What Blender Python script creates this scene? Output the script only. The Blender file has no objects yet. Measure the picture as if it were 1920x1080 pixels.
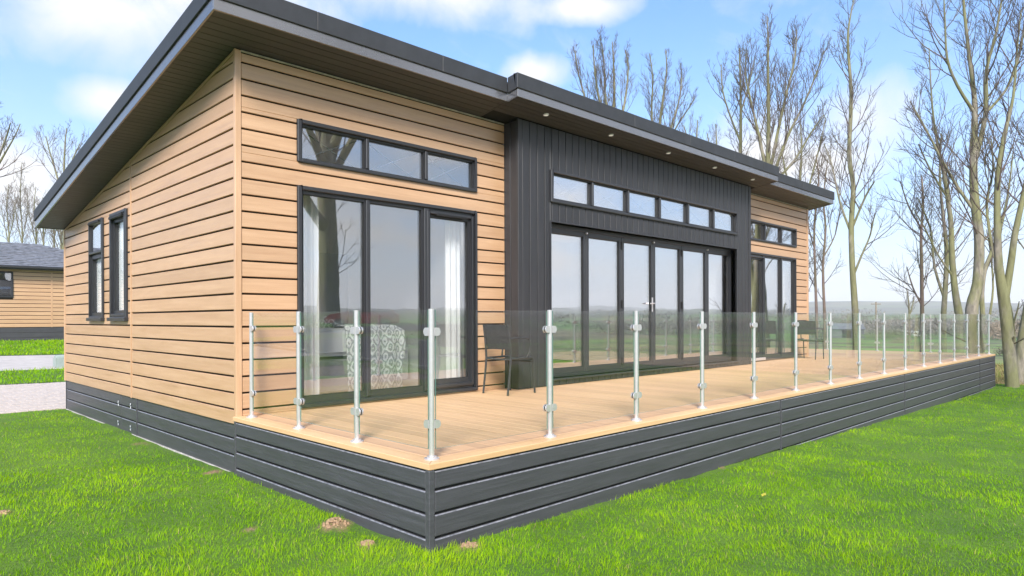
import bpy, bmesh, math, random
import numpy as np
from mathutils import Vector, Matrix, noise as mnoise
R = math.radians
S = bpy.context.scene
COL = S.collection
random.seed(11)
rng = np.random.default_rng(11)

# ------------------------------------------------------------------ camera
CAM = Vector((-2.730, -3.505, 0.95))
YAW, ROLL, FPX, SHY = 0.786507, -0.0036, 1267.6, 57.35
_f = Vector((math.cos(YAW), math.sin(YAW), 0))
_r0 = Vector((math.sin(YAW), -math.cos(YAW), 0))
_u0 = Vector((0, 0, 1))
_r = math.cos(ROLL) * _r0 + math.sin(ROLL) * _u0
_u = -math.sin(ROLL) * _r0 + math.cos(ROLL) * _u0
cd = bpy.data.cameras.new('camera')
cam = bpy.data.objects.new('camera', cd)
COL.objects.link(cam)
M = Matrix((( _r.x, _u.x, -_f.x, CAM.x), (_r.y, _u.y, -_f.y, CAM.y), (_r.z, _u.z, -_f.z, CAM.z), (0, 0, 0, 1)))
cam.matrix_world = M
cd.sensor_width = 36
cd.lens = FPX / 1920 * 36
cd.shift_y = SHY / 1920
cd.clip_start = 0.05
cd.clip_end = 20000
S.camera = cam


def img(px, py, depth):
    """world point seen at a photograph pixel, at a given depth"""
    return CAM + (_f + _r * ((px - 960) / FPX) - _u * ((py - 540 - SHY) / FPX)) * depth


# ------------------------------------------------------------------ light
SUN_EL, SUN_AZ = R(37), R(222)          # azimuth: angle of the direction to the sun, from +x towards +y
to_sun = Vector((math.cos(SUN_EL) * math.cos(SUN_AZ), math.cos(SUN_EL) * math.sin(SUN_AZ), math.sin(SUN_EL)))
sd = bpy.data.lights.new('sun', 'SUN')
sd.energy = 3.0
sd.angle = R(18)
sd.color = (1.0, 0.955, 0.89)
sun = bpy.data.objects.new('sun', sd)
COL.objects.link(sun)
sun.rotation_euler = to_sun.to_track_quat('Z', 'Y').to_euler()
sun.location = (-20, -20, 30)

S.view_settings.view_transform = 'Standard'
S.view_settings.look = 'None'
S.view_settings.exposure = 1.52
S.view_settings.gamma = 1
S.view_settings.use_curve_mapping = False
S.cycles.use_denoising = True
S.cycles.max_bounces = 10
S.cycles.diffuse_bounces = 3
S.cycles.glossy_bounces = 4
S.cycles.transmission_bounces = 4
S.cycles.transparent_max_bounces = 32
S.cycles.volume_bounces = 2
S.cycles.sample_clamp_indirect = 6


class NT:
    """small helper round a node tree"""
    def __init__(s, tree):
        s.t = tree; s.n = tree.nodes; s.l = tree.links

    def new(s, typ, **kw):
        n = s.n.new(typ)
        for k, v in kw.items():
            if hasattr(n, k):
                setattr(n, k, v)
        return n

    def put(s, sock, val):
        if hasattr(val, 'is_output') or isinstance(val, bpy.types.NodeSocket):
            s.l.new(val, sock)
        elif val is not None:
            if isinstance(val, (tuple, list)) and sock.type == 'RGBA' and len(val) == 3:
                val = (*val, 1)
            sock.default_value = val

    def math(s, op, a, b=None, c=None, clamp=False):
        n = s.new('ShaderNodeMath', operation=op, use_clamp=clamp)
        s.put(n.inputs[0], a); s.put(n.inputs[1], b); s.put(n.inputs[2], c)
        return n.outputs[0]

    def vmath(s, op, a, b=None, out=0):
        n = s.new('ShaderNodeVectorMath', operation=op)
        s.put(n.inputs[0], a)
        if b is not None: s.put(n.inputs[1], b)
        return n.outputs[out]

    def mix(s, fac, a, b, mode='MIX'):
        n = s.new('ShaderNodeMix', data_type='RGBA', blend_type=mode)
        s.put(n.inputs[0], fac); s.put(n.inputs[6], a); s.put(n.inputs[7], b)
        return n.outputs[2]

    def noise(s, vec, scale, detail=4, rough=.55, dist=0):
        n = s.new('ShaderNodeTexNoise')
        s.put(n.inputs['Vector'], vec)
        n.inputs['Scale'].default_value = scale
        n.inputs['Detail'].default_value = detail
        n.inputs['Roughness'].default_value = rough
        n.inputs['Distortion'].default_value = dist
        return n.outputs['Fac']

    def ramp(s, fac, stops):
        n = s.new('ShaderNodeValToRGB')
        cr = n.color_ramp
        while len(cr.elements) < len(stops): cr.elements.new(.5)
        for e, (p, c) in zip(cr.elements, stops):
            e.position = p
            e.color = (*c, 1) if len(c) == 3 else c
        s.put(n.inputs[0], fac)
        return n.outputs[0]

    def remap(s, v, a, b, c=0., d=1.):
        n = s.new('ShaderNodeMapRange', clamp=True)
        s.put(n.inputs[0], v)
        for i, x in enumerate((a, b, c, d)): n.inputs[i + 1].default_value = x
        return n.outputs[0]

    def scaled(s, vec, sc):
        n = s.new('ShaderNodeMapping')
        s.put(n.inputs['Vector'], vec)
        n.inputs['Scale'].default_value = sc
        return n.outputs[0]


# ------------------------------------------------------------------ sky
W = bpy.data.worlds.new('World')
S.world = W
W.use_nodes = True
T = NT(W.node_tree)
for n in list(T.n): T.n.remove(n)
SKY_K = 0.10
sky = T.new('ShaderNodeTexSky', sky_type='NISHITA')
sky.sun_disc = False
sky.sun_elevation = SUN_EL
sky.sun_rotation = R(90) - SUN_AZ
sky.altitude = 100
sky.air_density = 1.0
sky.dust_density = 0.6
sky.ozone_density = 2.0
gen = T.new('ShaderNodeTexCoord').outputs['Generated']
dirv = T.vmath('NORMALIZE', gen)
sep = T.new('ShaderNodeSeparateXYZ'); T.put(sep.inputs[0], dirv)
zz = T.math('MAXIMUM', sep.outputs[2], 0.0)
den = T.math('ADD', zz, 0.22)
flat = T.new('ShaderNodeCombineXYZ')
T.put(flat.inputs[0], T.math('DIVIDE', sep.outputs[0], den))
T.put(flat.inputs[1], T.math('DIVIDE', sep.outputs[1], den))
T.put(flat.inputs[2], T.math('MULTIPLY', zz, 1.2))
n_big = T.noise(flat.outputs[0], 1.6, 9, .56, .25)
n_low = T.noise(flat.outputs[0], .55, 3, .5)
wisp = T.noise(T.scaled(flat.outputs[0], (1.0, 2.4, 1.0)), 2.6, 8, .6, .6)


def blob(px, py, wx, wy):
    """a bank of cloud round the direction of a photograph pixel"""
    c = (img(px, py, 1) - CAM).normalized()
    t1 = c.cross(Vector((0, 0, 1))).normalized()
    t2 = t1.cross(c)
    a = T.math('DIVIDE', T.vmath('DOT_PRODUCT', dirv, tuple(t1), out=1), wx / FPX)
    b = T.math('DIVIDE', T.vmath('DOT_PRODUCT', dirv, tuple(t2), out=1), wy / FPX)
    q = T.math('ADD', T.math('MULTIPLY', a, a), T.math('MULTIPLY', b, b))
    g = T.math('SUBTRACT', 1.0, T.math('SQRT', q), clamp=True)
    fr = T.math('GREATER_THAN', T.vmath('DOT_PRODUCT', dirv, tuple(c), out=1), 0.0)
    return T.math('MULTIPLY', g, fr)


bank = None
for b_ in ((215, 20, 270, 135), (330, -60, 420, 160), (800, -25, 300, 100), (205, 190, 95, 60), (1000, 135, 90, 45),
           (1612, 215, 120, 105), (1440, 290, 190, 120), (1100, 15, 150, 40), (30, 330, 160, 110), (1540, 300, 160, 110)):
    g_ = blob(*b_)
    bank = g_ if bank is None else T.math('MAXIMUM', bank, g_)
edge = T.math('MULTIPLY', T.math('SUBTRACT', T.noise(dirv, 9, 10, .6, .3), .5), 1.5)
cl1 = T.remap(T.math('ADD', T.math('MULTIPLY', bank, 1.05), T.math('MULTIPLY', edge, .9)), .26, .95)
side = T.math('MULTIPLY', T.vmath('DOT_PRODUCT', dirv, (-.45, -.89, 0), out=1), .17)
cover = T.math('ADD', T.math('ADD', T.math('MULTIPLY', n_low, .55), T.math('MULTIPLY', n_big, .75)), side)
cl2 = T.remap(cover, .66, .84)
cl3 = T.math('MULTIPLY', T.remap(wisp, .54, .78), .34)
cl = T.math('MAXIMUM', T.math('MAXIMUM', cl1, cl2), cl3)
haze_f = T.remap(T.math('POWER', T.math('SUBTRACT', 1.0, zz), 5.2), .0, 1.0, 0, .93)
cloud_col = T.mix(T.noise(dirv, 5, 5, .5), (.335, .33, .345), (.43, .42, .42))
sky_c = T.mix(1.0, sky.outputs[0], (SKY_K,) * 3, 'MULTIPLY')
sky_c = T.mix(1.0, sky_c, (0.335, 0.71, 1.0), 'MULTIPLY')
sky_c = T.mix(haze_f, sky_c, (.392, .366, .402))
final = T.mix(cl, sky_c, cloud_col)
bg = T.new('ShaderNodeBackground')
T.put(bg.inputs[0], final)
bg.inputs[1].default_value = 1.0
wo = T.new('ShaderNodeOutputWorld')
T.l.new(bg.outputs[0], wo.inputs[0])


# ------------------------------------------------------------------ materials
def mat(name):
    m = bpy.data.materials.new(name)
    m.use_nodes = True
    t = NT(m.node_tree)
    b = [n for n in t.n if n.type == 'BSDF_PRINCIPLED'][0]
    return m, t, b


def objvec(t, rand=True):
    tc = t.new('ShaderNodeTexCoord')
    v = tc.outputs['Object']
    if rand:
        oi = t.new('ShaderNodeObjectInfo')
        off = t.vmath('SCALE', (31., 17., 23.))
        n = off.node; t.put(n.inputs['Scale'], oi.outputs['Random'])
        v = t.vmath('ADD', v, off)
        return v, oi.outputs['Random']
    return v, None


def bump(t, b, h, strength, dist=.01):
    n = t.new('ShaderNodeBump')
    n.inputs['Strength'].default_value = strength
    n.inputs['Distance'].default_value = dist
    t.put(n.inputs['Height'], h)
    t.put(b.inputs['Normal'], n.outputs[0])


def grain_mat(name, stops, sc, rough=.55, bmp=.25, var=.10, streak=None, spec=.5, ior=1.5):
    m, t, b = mat(name)
    v, rnd = objvec(t)
    fine = t.noise(t.scaled(v, sc), 1.0, 6, .62, .35)
    big = t.noise(t.scaled(v, tuple(x * .16 for x in sc)), 1.0, 3, .5, .8)
    blot = t.noise(t.scaled(v, tuple(math.sqrt(x) * 1.3 for x in sc)), 1.0, 4, .6, 1.2)
    f = t.math('ADD', t.math('ADD', t.math('MULTIPLY', fine, .50), t.math('MULTIPLY', big, .22)), t.math('MULTIPLY', blot, .28))
    c = t.ramp(f, stops)
    k = t.remap(rnd, 0, 1, 1 - var, 1 + var)
    kk = t.new('ShaderNodeCombineColor')
    for i in range(3): t.put(kk.inputs[i], k)
    c = t.mix(1.0, c, kk.outputs[0], 'MULTIPLY')
    if streak:
        w = t.remap(t.noise(t.scaled(v, tuple(x * .5 for x in sc)), 1.0, 8, .7), .60, .78, 0, .55)
        area = t.remap(t.noise(v, 1.1, 3), .5, .66)
        c = t.mix(t.math('MULTIPLY', w, area), c, streak)
    t.put(b.inputs['Base Color'], c)
    t.put(b.inputs['Roughness'], t.remap(fine, .3, .7, rough - .08, rough + .1))
    b.inputs['Specular IOR Level'].default_value = spec
    b.inputs['IOR'].default_value = ior
    bump(t, b, fine, bmp, .004)
    return m


OAK = [(.24, (.31, .170, .088)), (.40, (.435, .252, .134)), (.58, (.51, .312, .178)), (.80, (.58, .385, .238))]
m_wood_x = grain_mat('oak_cladding_x', OAK, (1.1, 14, 34), .42, .12, .06, ior=1.95)
m_wood_y = grain_mat('oak_cladding_y', OAK, (14, 1.1, 34), .42, .12, .06, ior=1.95)
m_wood_z = grain_mat('oak_trim_z', OAK, (26, 26, 1.2), .42, .12, .05, ior=1.95)
DECK = [(.25, (.49, .300, .165)), (.5, (.575, .356, .206)), (.75, (.63, .425, .255))]
m_deck = grain_mat('deck_boards', DECK, (30, 1.0, 10), .55, .25, .09)
m_deck_edge = grain_mat('deck_edge', [(.25, (.47, .285, .14)), (.5, (.56, .36, .19)), (.75, (.62, .41, .235))], (1.2, 1.2, 24), .5, .1, .03)
GREY = [(.3, (.038, .038, .045)), (.5, (.053, .053, .062)), (.72, (.074, .074, .086))]
m_grey_x = grain_mat('anthracite_board_x', GREY, (1.6, 20, 40), .42, .5, .06, (.20, .21, .23))
m_grey_y = grain_mat('anthracite_board_y', GREY, (20, 1.6, 40), .42, .5, .06, (.20, .21, .23))
BLK = [(.3, (.017, .017, .020)), (.5, (.025, .025, .029)), (.72, (.035, .035, .040))]
m_black_z = grain_mat('charcoal_board_z', BLK, (40, 40, 1.6), .45, .4, .10)
m_black_x = grain_mat('charcoal_soffit', [(.3, (.042, .042, .046)), (.7, (.066, .065, .070))], (1.2, 30, 30), .5, .2, .05)


def plain(name, col, rough=.5, metal=0., spec=.5, var=.0, nscale=8., bmp=0.):
    m, t, b = mat(name)
    b.inputs['Roughness'].default_value = rough
    b.inputs['Metallic'].default_value = metal
    b.inputs['Specular IOR Level'].default_value = spec
    v, _ = objvec(t)
    nz = t.noise(v, nscale, 5, .6)
    lo = tuple(c * (1 - var) for c in col); hi = tuple(min(1, c * (1 + var)) for c in col)
    t.put(b.inputs['Base Color'], t.ramp(nz, [(.3, lo), (.7, hi)]))
    if bmp: bump(t, b, nz, bmp, .01)
    return m


m_core = plain('shadow_gap_lining', (.020, .014, .010), .9)
m_core_dark = plain('dark_lining', (.008, .008, .009), .9)
m_frame = plain('anthracite_frame', (.026, .027, .032), .38, var=.08, nscale=20)
m_frame_in = plain('frame_gasket', (.008, .008, .009), .5)
m_fascia = plain('fascia_board', (.072, .072, .084), .22, var=.06, nscale=3)
[n for n in m_fascia.node_tree.nodes if n.type == 'BSDF_PRINCIPLED'][0].inputs['IOR'].default_value = 2.5
m_cap = plain('roof_capping', (.029, .031, .037), .60, var=.18, nscale=5, bmp=.05)
m_steel = plain('brushed_steel', (.66, .638, .655), .30, metal=.65, var=.06, nscale=30)
m_rubber = plain('black_rubber', (.012, .012, .012), .6)
m_white = plain('white_paint', (.84, .84, .86), .6)
m_white_cloth = plain('white_cloth', (.78, .79, .80), .85, var=.05, nscale=6)
m_carpet = plain('grey_carpet', (.38, .38, .40), .95, var=.2, nscale=60)
m_lamfloor = grain_mat('pink_oak_floor', [(.3, (.36, .24, .18)), (.7, (.50, .36, .28))], (1.2, 14, 14), .4, .1)
m_lip_light = plain('sky_highlight_lip', (.165, .165, .185), .4, var=.5, nscale=25)  # sky highlight along the skirting boards' top edges, painted in as a paler colour
m_strip = plain('pale_base_strip', (.36, .34, .31), .7, var=.3, nscale=14)
m_chair = plain('charcoal_chair_metal', (.028, .028, .032), .45, var=.25, nscale=12)
m_concrete = plain('pale_concrete', (.43, .39, .365), .85, var=.14, nscale=4, bmp=.2)
m_paver = plain('pinkish_grey_paver', (.45, .385, .345), .85, var=.15, nscale=9, bmp=.3)
m_joint = plain('paver_joint', (.15, .13, .11), .95, var=.2, nscale=20)
m_tarmac = plain('tarmac', (.085, .085, .09), .85, var=.25, nscale=30, bmp=.3)
m_kerb = plain('concrete_kerb', (.48, .46, .43), .85, var=.12, nscale=6)
m_cabinet = plain('pale_green_grp', (.27, .32, .30), .5, var=.05)
m_slate = plain('slate_shingle', (.15, .155, .175), .5, var=.5, nscale=6)
m_red = plain('red_car_paint', (.36, .012, .018), .22, spec=.8)
m_tyre = plain('tyre_rubber', (.015, .015, .016), .8)
m_carglass = plain('dark_car_glass', (.02, .024, .028), .06, spec=.8)
m_alloy = plain('alloy', (.5, .5, .52), .3, metal=1.)
m_caravan = plain('caravan_white', (.80, .80, .79), .45, var=.04)
m_barn = plain('barn_sheet', (.085, .09, .10), .7, var=.25, nscale=.6)
m_pole = plain('weathered_pole', (.20, .16, .12), .85, var=.2, nscale=5)
m_bar = plain('grey_bar', (.10, .11, .12), .5)
m_lens = plain('downlight_lens', (.80, .80, .76), .3)
_lb = [n for n in m_lens.node_tree.nodes if n.type == 'BSDF_PRINCIPLED'][0]
_lb.inputs['Emission Color'].default_value = (1, .97, .9, 1)
_lb.inputs['Emission Strength'].default_value = .12
m_pic = plain('pale_door_leaf', (.56, .57, .60), .5)
m_timber_post = plain('timber_post', (.36, .27, .18), .8, var=.2, nscale=8)


def glass(name, tint, r0, rough=0.0, wav=0.):
    """clear sheet: mirror share by angle, the rest passes straight through"""
    m, t, b = mat(name)
    t.n.remove(b)
    out = [n for n in t.n if n.type == 'OUTPUT_MATERIAL'][0]
    lw = t.new('ShaderNodeLayerWeight'); lw.inputs[0].default_value = .5
    p5 = t.math('POWER', lw.outputs['Facing'], 5.0)
    fac = t.math('ADD', t.math('MULTIPLY', p5, 1 - r0), r0, clamp=True)
    gl = t.new('ShaderNodeBsdfGlossy'); gl.inputs['Roughness'].default_value = rough
    gl.inputs[0].default_value = (1, 1, 1, 1)
    tr = t.new('ShaderNodeBsdfTransparent'); tr.inputs[0].default_value = (*tint, 1)
    if wav:
        v, _ = objvec(t, False)
        n = t.new('ShaderNodeBump'); n.inputs['Strength'].default_value = wav; n.inputs['Distance'].default_value = .02
        t.put(n.inputs['Height'], t.noise(v, 1.6, 2, .5))
        t.put(gl.inputs['Normal'], n.outputs[0])
    mx = t.new('ShaderNodeMixShader')
    t.put(mx.inputs[0], fac)
    t.l.new(tr.outputs[0], mx.inputs[1]); t.l.new(gl.outputs[0], mx.inputs[2])
    t.l.new(mx.outputs[0], out.inputs[0])
    return m


m_glass = glass('balustrade_glass', (.983, .99, .983), .045)
m_glass_edge = plain('glass_edge', (.10, .20, .17), .15, spec=.8)
m_window = glass('window_glass', (.98, .985, .985), .22, 0., .05)
m_clear_window = glass('clear_window_glass', (.98, .985, .985), .07, 0., .04)
m_mirror = glass('solar_control_glass', (.93, .94, .95), .50, 0., .04)


def m_leafy(name, lo, mid, hi, attr='tint', transl=.35):
    m, t, b = mat(name)
    out = [n for n in t.n if n.type == 'OUTPUT_MATERIAL'][0]
    a = t.new('ShaderNodeAttribute'); a.attribute_name = attr
    c = t.ramp(a.outputs['Fac'], [(.0, lo), (.46, mid), (.93, hi), (.97, (.42, .36, .14))])
    t.put(b.inputs['Base Color'], c)
    b.inputs['Roughness'].default_value = .45
    b.inputs['Specular IOR Level'].default_value = .08
    tl = t.new('ShaderNodeBsdfTranslucent'); t.put(tl.inputs[0], c)
    mx = t.new('ShaderNodeMixShader'); mx.inputs[0].default_value = transl
    t.l.new(b.outputs[0], mx.inputs[1]); t.l.new(tl.outputs[0], mx.inputs[2])
    t.l.new(mx.outputs[0], out.inputs[0])
    return m


m_grass = m_leafy('lawn_grass', (.108, .268, .001), (.205, .415, .001), (.37, .545, .004))
m_drygrass = m_leafy('dry_grass', (.16, .13, .05), (.33, .27, .13), (.20, .26, .06))


def bark(name, base, moss, k):
    m, t, b = mat(name)
    v, rnd = objvec(t)
    g = t.noise(t.scaled(v, (1, 1, .3)), 9, 8, .65, .4)
    c = t.ramp(g, [(.32, tuple(x * .42 for x in base)), (.68, tuple(x * 1.12 for x in base))])
    ms = t.remap(t.noise(t.scaled(v, (1, 1, .5)), 1.9, 6, .6), .5 - k * .3, .62 - k * .2)
    c = t.mix(ms, c, t.ramp(g, [(.3, tuple(x * .6 for x in moss)), (.7, moss)]))
    t.put(b.inputs['Base Color'], c)
    b.inputs['Roughness'].default_value = .9
    bump(t, b, g, .6, .03)
    return m


m_bark = bark('mossy_bark', (.255, .225, .18), (.205, .20, .10), .42)
m_bark_pink = bark('pinkish_bark', (.23, .165, .14), (.20, .16, .10), .1)
m_twig = bark('twigs', (.135, .10, .095), (.15, .125, .08), .12)
m_twig_far = bark('far_twigs', (.20, .165, .15), (.20, .17, .13), .1)


# ------------------------------------------------------------------ mesh helpers
class MB:
    def __init__(s): s.v = []; s.f = []; s.m = []

    def box(s, x0, x1, y0, y1, z0, z1, m=0):
        n = len(s.v)
        s.v += [(x0, y0, z0), (x1, y0, z0), (x1, y1, z0), (x0, y1, z0), (x0, y0, z1), (x1, y0, z1), (x1, y1, z1), (x0, y1, z1)]
        for q in ((0, 3, 2, 1), (4, 5, 6, 7), (0, 1, 5, 4), (1, 2, 6, 5), (2, 3, 7, 6), (3, 0, 4, 7)):
            s.f.append(tuple(n + i for i in q)); s.m.append(m)
        return s

    def prism(s, ring0, ring1, m=0, caps=True):
        n = len(s.v); k = len(ring0)
        s.v += [tuple(p) for p in ring0] + [tuple(p) for p in ring1]
        for i in range(k):
            j = (i + 1) % k
            s.f.append((n + i, n + j, n + k + j, n + k + i)); s.m.append(m)
        if caps:
            s.f.append(tuple(n + i for i in reversed(range(k)))); s.m.append(m)
            s.f.append(tuple(n + k + i for i in range(k))); s.m.append(m)
        return s

    def tube(s, pts, rad, k=8, m=0, caps=True):
        pts = [Vector(p) for p in pts]
        if not isinstance(rad, (list, tuple)): rad = [rad] * len(pts)
        n0 = len(s.v)
        prev = None
        for i, p in enumerate(pts):
            d = (pts[min(i + 1, len(pts) - 1)] - pts[max(i - 1, 0)])
            d = d.normalized() if d.length > 1e-9 else Vector((0, 0, 1))
            if prev is None:
                a = Vector((1, 0, 0)) if abs(d.x) < .8 else Vector((0, 1, 0))
                e1 = d.cross(a).normalized()
            else:
                e1 = (prev - d * prev.dot(d))
                e1 = e1.normalized() if e1.length > 1e-6 else d.orthogonal().normalized()
            prev = e1
            e2 = d.cross(e1)
            for j in range(k):
                t = 2 * math.pi * j / k
                q = p + (e1 * math.cos(t) + e2 * math.sin(t)) * rad[i]
                s.v.append((q.x, q.y, q.z))
        for i in range(len(pts) - 1):
            for j in range(k):
                jj = (j + 1) % k
                s.f.append((n0 + i * k + j, n0 + i * k + jj, n0 + (i + 1) * k + jj, n0 + (i + 1) * k + j)); s.m.append(m)
        if caps:
            s.f.append(tuple(n0 + j for j in reversed(range(k)))); s.m.append(m)
            e = n0 + (len(pts) - 1) * k
            s.f.append(tuple(e + j for j in range(k))); s.m.append(m)
        return s

    def cyl(s, x, y, z0, z1, r, k=14, m=0, r1=None):
        return s.tube([(x, y, z0), (x, y, z1)], [r, r if r1 is None else r1], k, m)

    def build(s, name, mats, parent=None, smooth=False, bevel=0., seg=1):
        me = bpy.data.meshes.new(name)
        me.from_pydata(s.v, [], s.f)
        if not isinstance(mats, (list, tuple)): mats = [mats]
        for mm in mats: me.materials.append(mm)
        if len(mats) > 1: me.polygons.foreach_set('material_index', s.m)
        if bevel or smooth:
            bm = bmesh.new(); bm.from_mesh(me)
            if bevel:
                bmesh.ops.remove_doubles(bm, verts=bm.verts, dist=1e-6)
                bmesh.ops.bevel(bm, geom=[e for e in bm.edges if len(e.link_faces) == 2 and e.calc_face_angle() > .5], offset=bevel, segments=seg, affect='EDGES', clamp_overlap=True)
            bm.to_mesh(me); bm.free()
        if smooth:
            me.polygons.foreach_set('use_smooth', [True] * len(me.polygons))
            try: me.set_sharp_from_angle(angle=R(40))
            except Exception: pass
        me.update()
        return link(name, me, parent)


WORLD = {}


def link(name, data, parent=None, loc=None):
    """a new object; its mesh is in world coordinates unless loc is given (then in its own)"""
    o = bpy.data.objects.new(name, data)
    COL.objects.link(o)
    if loc is not None: o.location = loc
    if parent is not None:
        o.parent = parent
        o.matrix_parent_inverse = Matrix.Translation(-WORLD.get(parent.name, Vector((0, 0, 0))))
    WORLD[o.name] = (Vector(loc) if loc is not None else Vector((0, 0, 0)))
    return o


def thing(name, label, cat, loc=(0, 0, 0), group=None, rz=0):
    o = bpy.data.objects.new(name, None)
    COL.objects.link(o)
    o.empty_display_size = .2
    o.location = loc
    o.rotation_euler = (0, 0, rz)
    o['label'] = label; o['category'] = cat
    if group: o['group'] = group
    WORLD[o.name] = Vector(loc)
    return o


def lchild(name, data, parent, loc=(0, 0, 0), rz=0):
    """child placed in its parent's own coordinates"""
    o = bpy.data.objects.new(name, data)
    COL.objects.link(o)
    o.parent = parent
    o.location = loc
    o.rotation_euler = (0, 0, rz)
    return o


def mesh_of(mb, name, mats, smooth=False, bevel=0.):
    o = mb.build(name, mats, None, smooth, bevel)
    me = o.data
    WORLD.pop(o.name, None)
    bpy.data.objects.remove(o)
    return me


def tag(o, label, cat, group=None):
    o['label'] = label; o['category'] = cat
    if group: o['group'] = group
    return o


def kind(o, k):
    o['kind'] = k
    return o


# ------------------------------------------------------------------ ground
def sm(t):
    t = np.clip(t, 0, 1)
    return t * t * (3 - 2 * t)


_lat = rng.random((256, 256))


def vnoise(x, y):
    x = np.asarray(x, float); y = np.asarray(y, float)
    xi = np.floor(x).astype(int); yi = np.floor(y).astype(int)
    fx = x - xi; fy = y - yi
    fx = fx * fx * (3 - 2 * fx); fy = fy * fy * (3 - 2 * fy)
    a = _lat[xi & 255, yi & 255]; b = _lat[(xi + 1) & 255, yi & 255]
    c = _lat[xi & 255, (yi + 1) & 255]; d = _lat[(xi + 1) & 255, (yi + 1) & 255]
    return (a * (1 - fx) + b * fx) * (1 - fy) + (c * (1 - fx) + d * fx) * fy


def fbm(x, y, o=4):
    s = 0; a = .5; t = 0
    for i in range(o):
        s = s + a * vnoise(x * 2 ** i + 17 * i, y * 2 ** i + 5 * i); t += a; a *= .5
    return s / t


def hbase(x, y):
    z = -.57 - .27 * np.clip(x / 16., 0, 1)
    z = z + .036 * np.clip(y - 11.5, 0, 26) * sm((16 - x) / 10)
    z = z + .02 * np.clip(-x - 7, 0, 30)
    return z


def hfar(x, y):
    r = np.hypot(x, y)
    z = hbase(x, y)
    dip = 7.0 * (1 - np.exp(-np.clip(r - 28, 0, None) / 140)) * sm((x + 10) / 40)
    z = z - dip
    hill = sm((r - 700) / 2600) * (8 + 165 * (fbm(x / 1500 + 3, y / 1500 + 9, 4) - .18)) + 18 * sm((r - 350) / 600) * (fbm(x / 330, y / 330, 3) - .25)
    return z + hill


SOIL = [(-.13, .95, .12, .05), (-.20, .43, .055, .010), (.28, -.07, .075, .015), (-.64, 1.30, .045, .008), (-.08, 3.36, .09, .012),
        (-1.82, 3.06, .06, .008), (-.10, 5.6, .08, .01), (3.9, .02, .08, .01)]


def soil(x, y):
    s = np.zeros_like(np.asarray(x, float))
    w = .35 + 1.4 * fbm(np.asarray(x) * 13, np.asarray(y) * 13, 4)
    for a, b, rr, _ in SOIL:
        d = np.hypot(x - a, y - b) / rr / w
        s = np.maximum(s, 1 - sm((d - .6) / .6))
    return s


def hlawn(x, y):
    z = hbase(x, y) + .03 * (fbm(x * .7, y * .7, 3) - .5) + .014 * (vnoise(x * 5, y * 5) - .5)
    for a, b, rr, hh in SOIL:
        z = z + hh * np.exp(-(((x - a) ** 2 + (y - b) ** 2) / (rr * .55) ** 2))
    return z


def grid_mesh(name, xs, ys, hf, material, attr=None):
    X, Y = np.meshgrid(xs, ys, indexing='ij')
    Z = hf(X, Y)
    nx, ny = X.shape
    co = np.stack([X, Y, Z], -1).reshape(-1, 3)
    i = np.arange(nx * ny).reshape(nx, ny)
    q = np.stack([i[:-1, :-1], i[1:, :-1], i[1:, 1:], i[:-1, 1:]], -1).reshape(-1, 4)
    me = bpy.data.meshes.new(name)
    me.vertices.add(len(co)); me.vertices.foreach_set('co', co.ravel())
    me.loops.add(q.size); me.loops.foreach_set('vertex_index', q.ravel())
    me.polygons.add(len(q)); me.polygons.foreach_set('loop_start', np.arange(len(q)) * 4)
    me.polygons.foreach_set('use_smooth', np.ones(len(q), bool))
    me.materials.append(material)
    if attr is not None:
        a = me.attributes.new('soil', 'FLOAT', 'POINT'); a.data.foreach_set('value', attr(X, Y).ravel().astype(np.float32))
    me.update(calc_edges=True)
    return link(name, me)


# soil and lawn base
m_lawn, t, b = mat('lawn_ground')
v, _ = objvec(t, False)
g1 = t.noise(v, 40, 6, .7)
g2 = t.noise(v, 1.3, 4, .55)
green = t.mix(t.remap(g2, .35, .65), (.075, .175, .006), (.13, .25, .008))
green = t.mix(t.remap(g1, .35, .7), t.mix(.6, green, (.03, .05, .010)), green)
earth = t.ramp(t.noise(v, 55, 6, .7), [(.3, (.15, .085, .045)), (.7, (.37, .24, .14))])
a = t.new('ShaderNodeAttribute'); a.attribute_name = 'soil'
t.put(b.inputs['Base Color'], t.mix(a.outputs['Fac'], green, earth))
b.inputs['Roughness'].default_value = .95
bump(t, b, g1, .8, .03)

LX0, LX1, LY0, LY1 = -16.0, 19.2, -15.0, 10.15
xs = np.unique(np.concatenate([np.linspace(LX0, -4, 40), np.linspace(-4, 8, 150), np.linspace(8, LX1, 60)]))
ys = np.unique(np.concatenate([np.linspace(LY0, -4, 40), np.linspace(-4, 5, 120), np.linspace(5, LY1, 40)]))
lawn = kind(grid_mesh('lawn', xs, ys, hlawn, m_lawn, soil), 'structure')

# far country: a polar sheet out to the horizon
m_field, t, b = mat('fields')
v, _ = objvec(t, False)
vor = t.new('ShaderNodeTexVoronoi'); vor.inputs['Scale'].default_value = .0075
t.put(vor.inputs['Vector'], t.scaled(v, (1, 1, 0)))
fc = t.new('ShaderNodeSeparateColor'); t.put(fc.inputs[0], vor.outputs['Color'])
patch = t.ramp(fc.outputs[0], [(.0, (.075, .17, .025)), (.3, (.10, .20, .03)), (.5, (.13, .15, .05)), (.68, (.085, .16, .03)), (.85, (.19, .15, .085)), (1., (.07, .13, .03))])
near_g = t.mix(t.remap(t.noise(v, .35, 5, .6), .35, .65), (.085, .22, .018), (.14, .27, .03))
near_g = t.mix(t.remap(t.noise(v, .12, 4, .6), .46, .62), near_g, (.20, .20, .08))
near_g = t.mix(t.remap(t.noise(t.scaled(v, (.5, 1, 1)), .05, 6, .65), .47, .60), near_g, (.17, .14, .075))
dist = t.vmath('LENGTH', v, out=1)
fcol = t.mix(t.remap(dist, 190, 240), near_g, patch)
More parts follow.
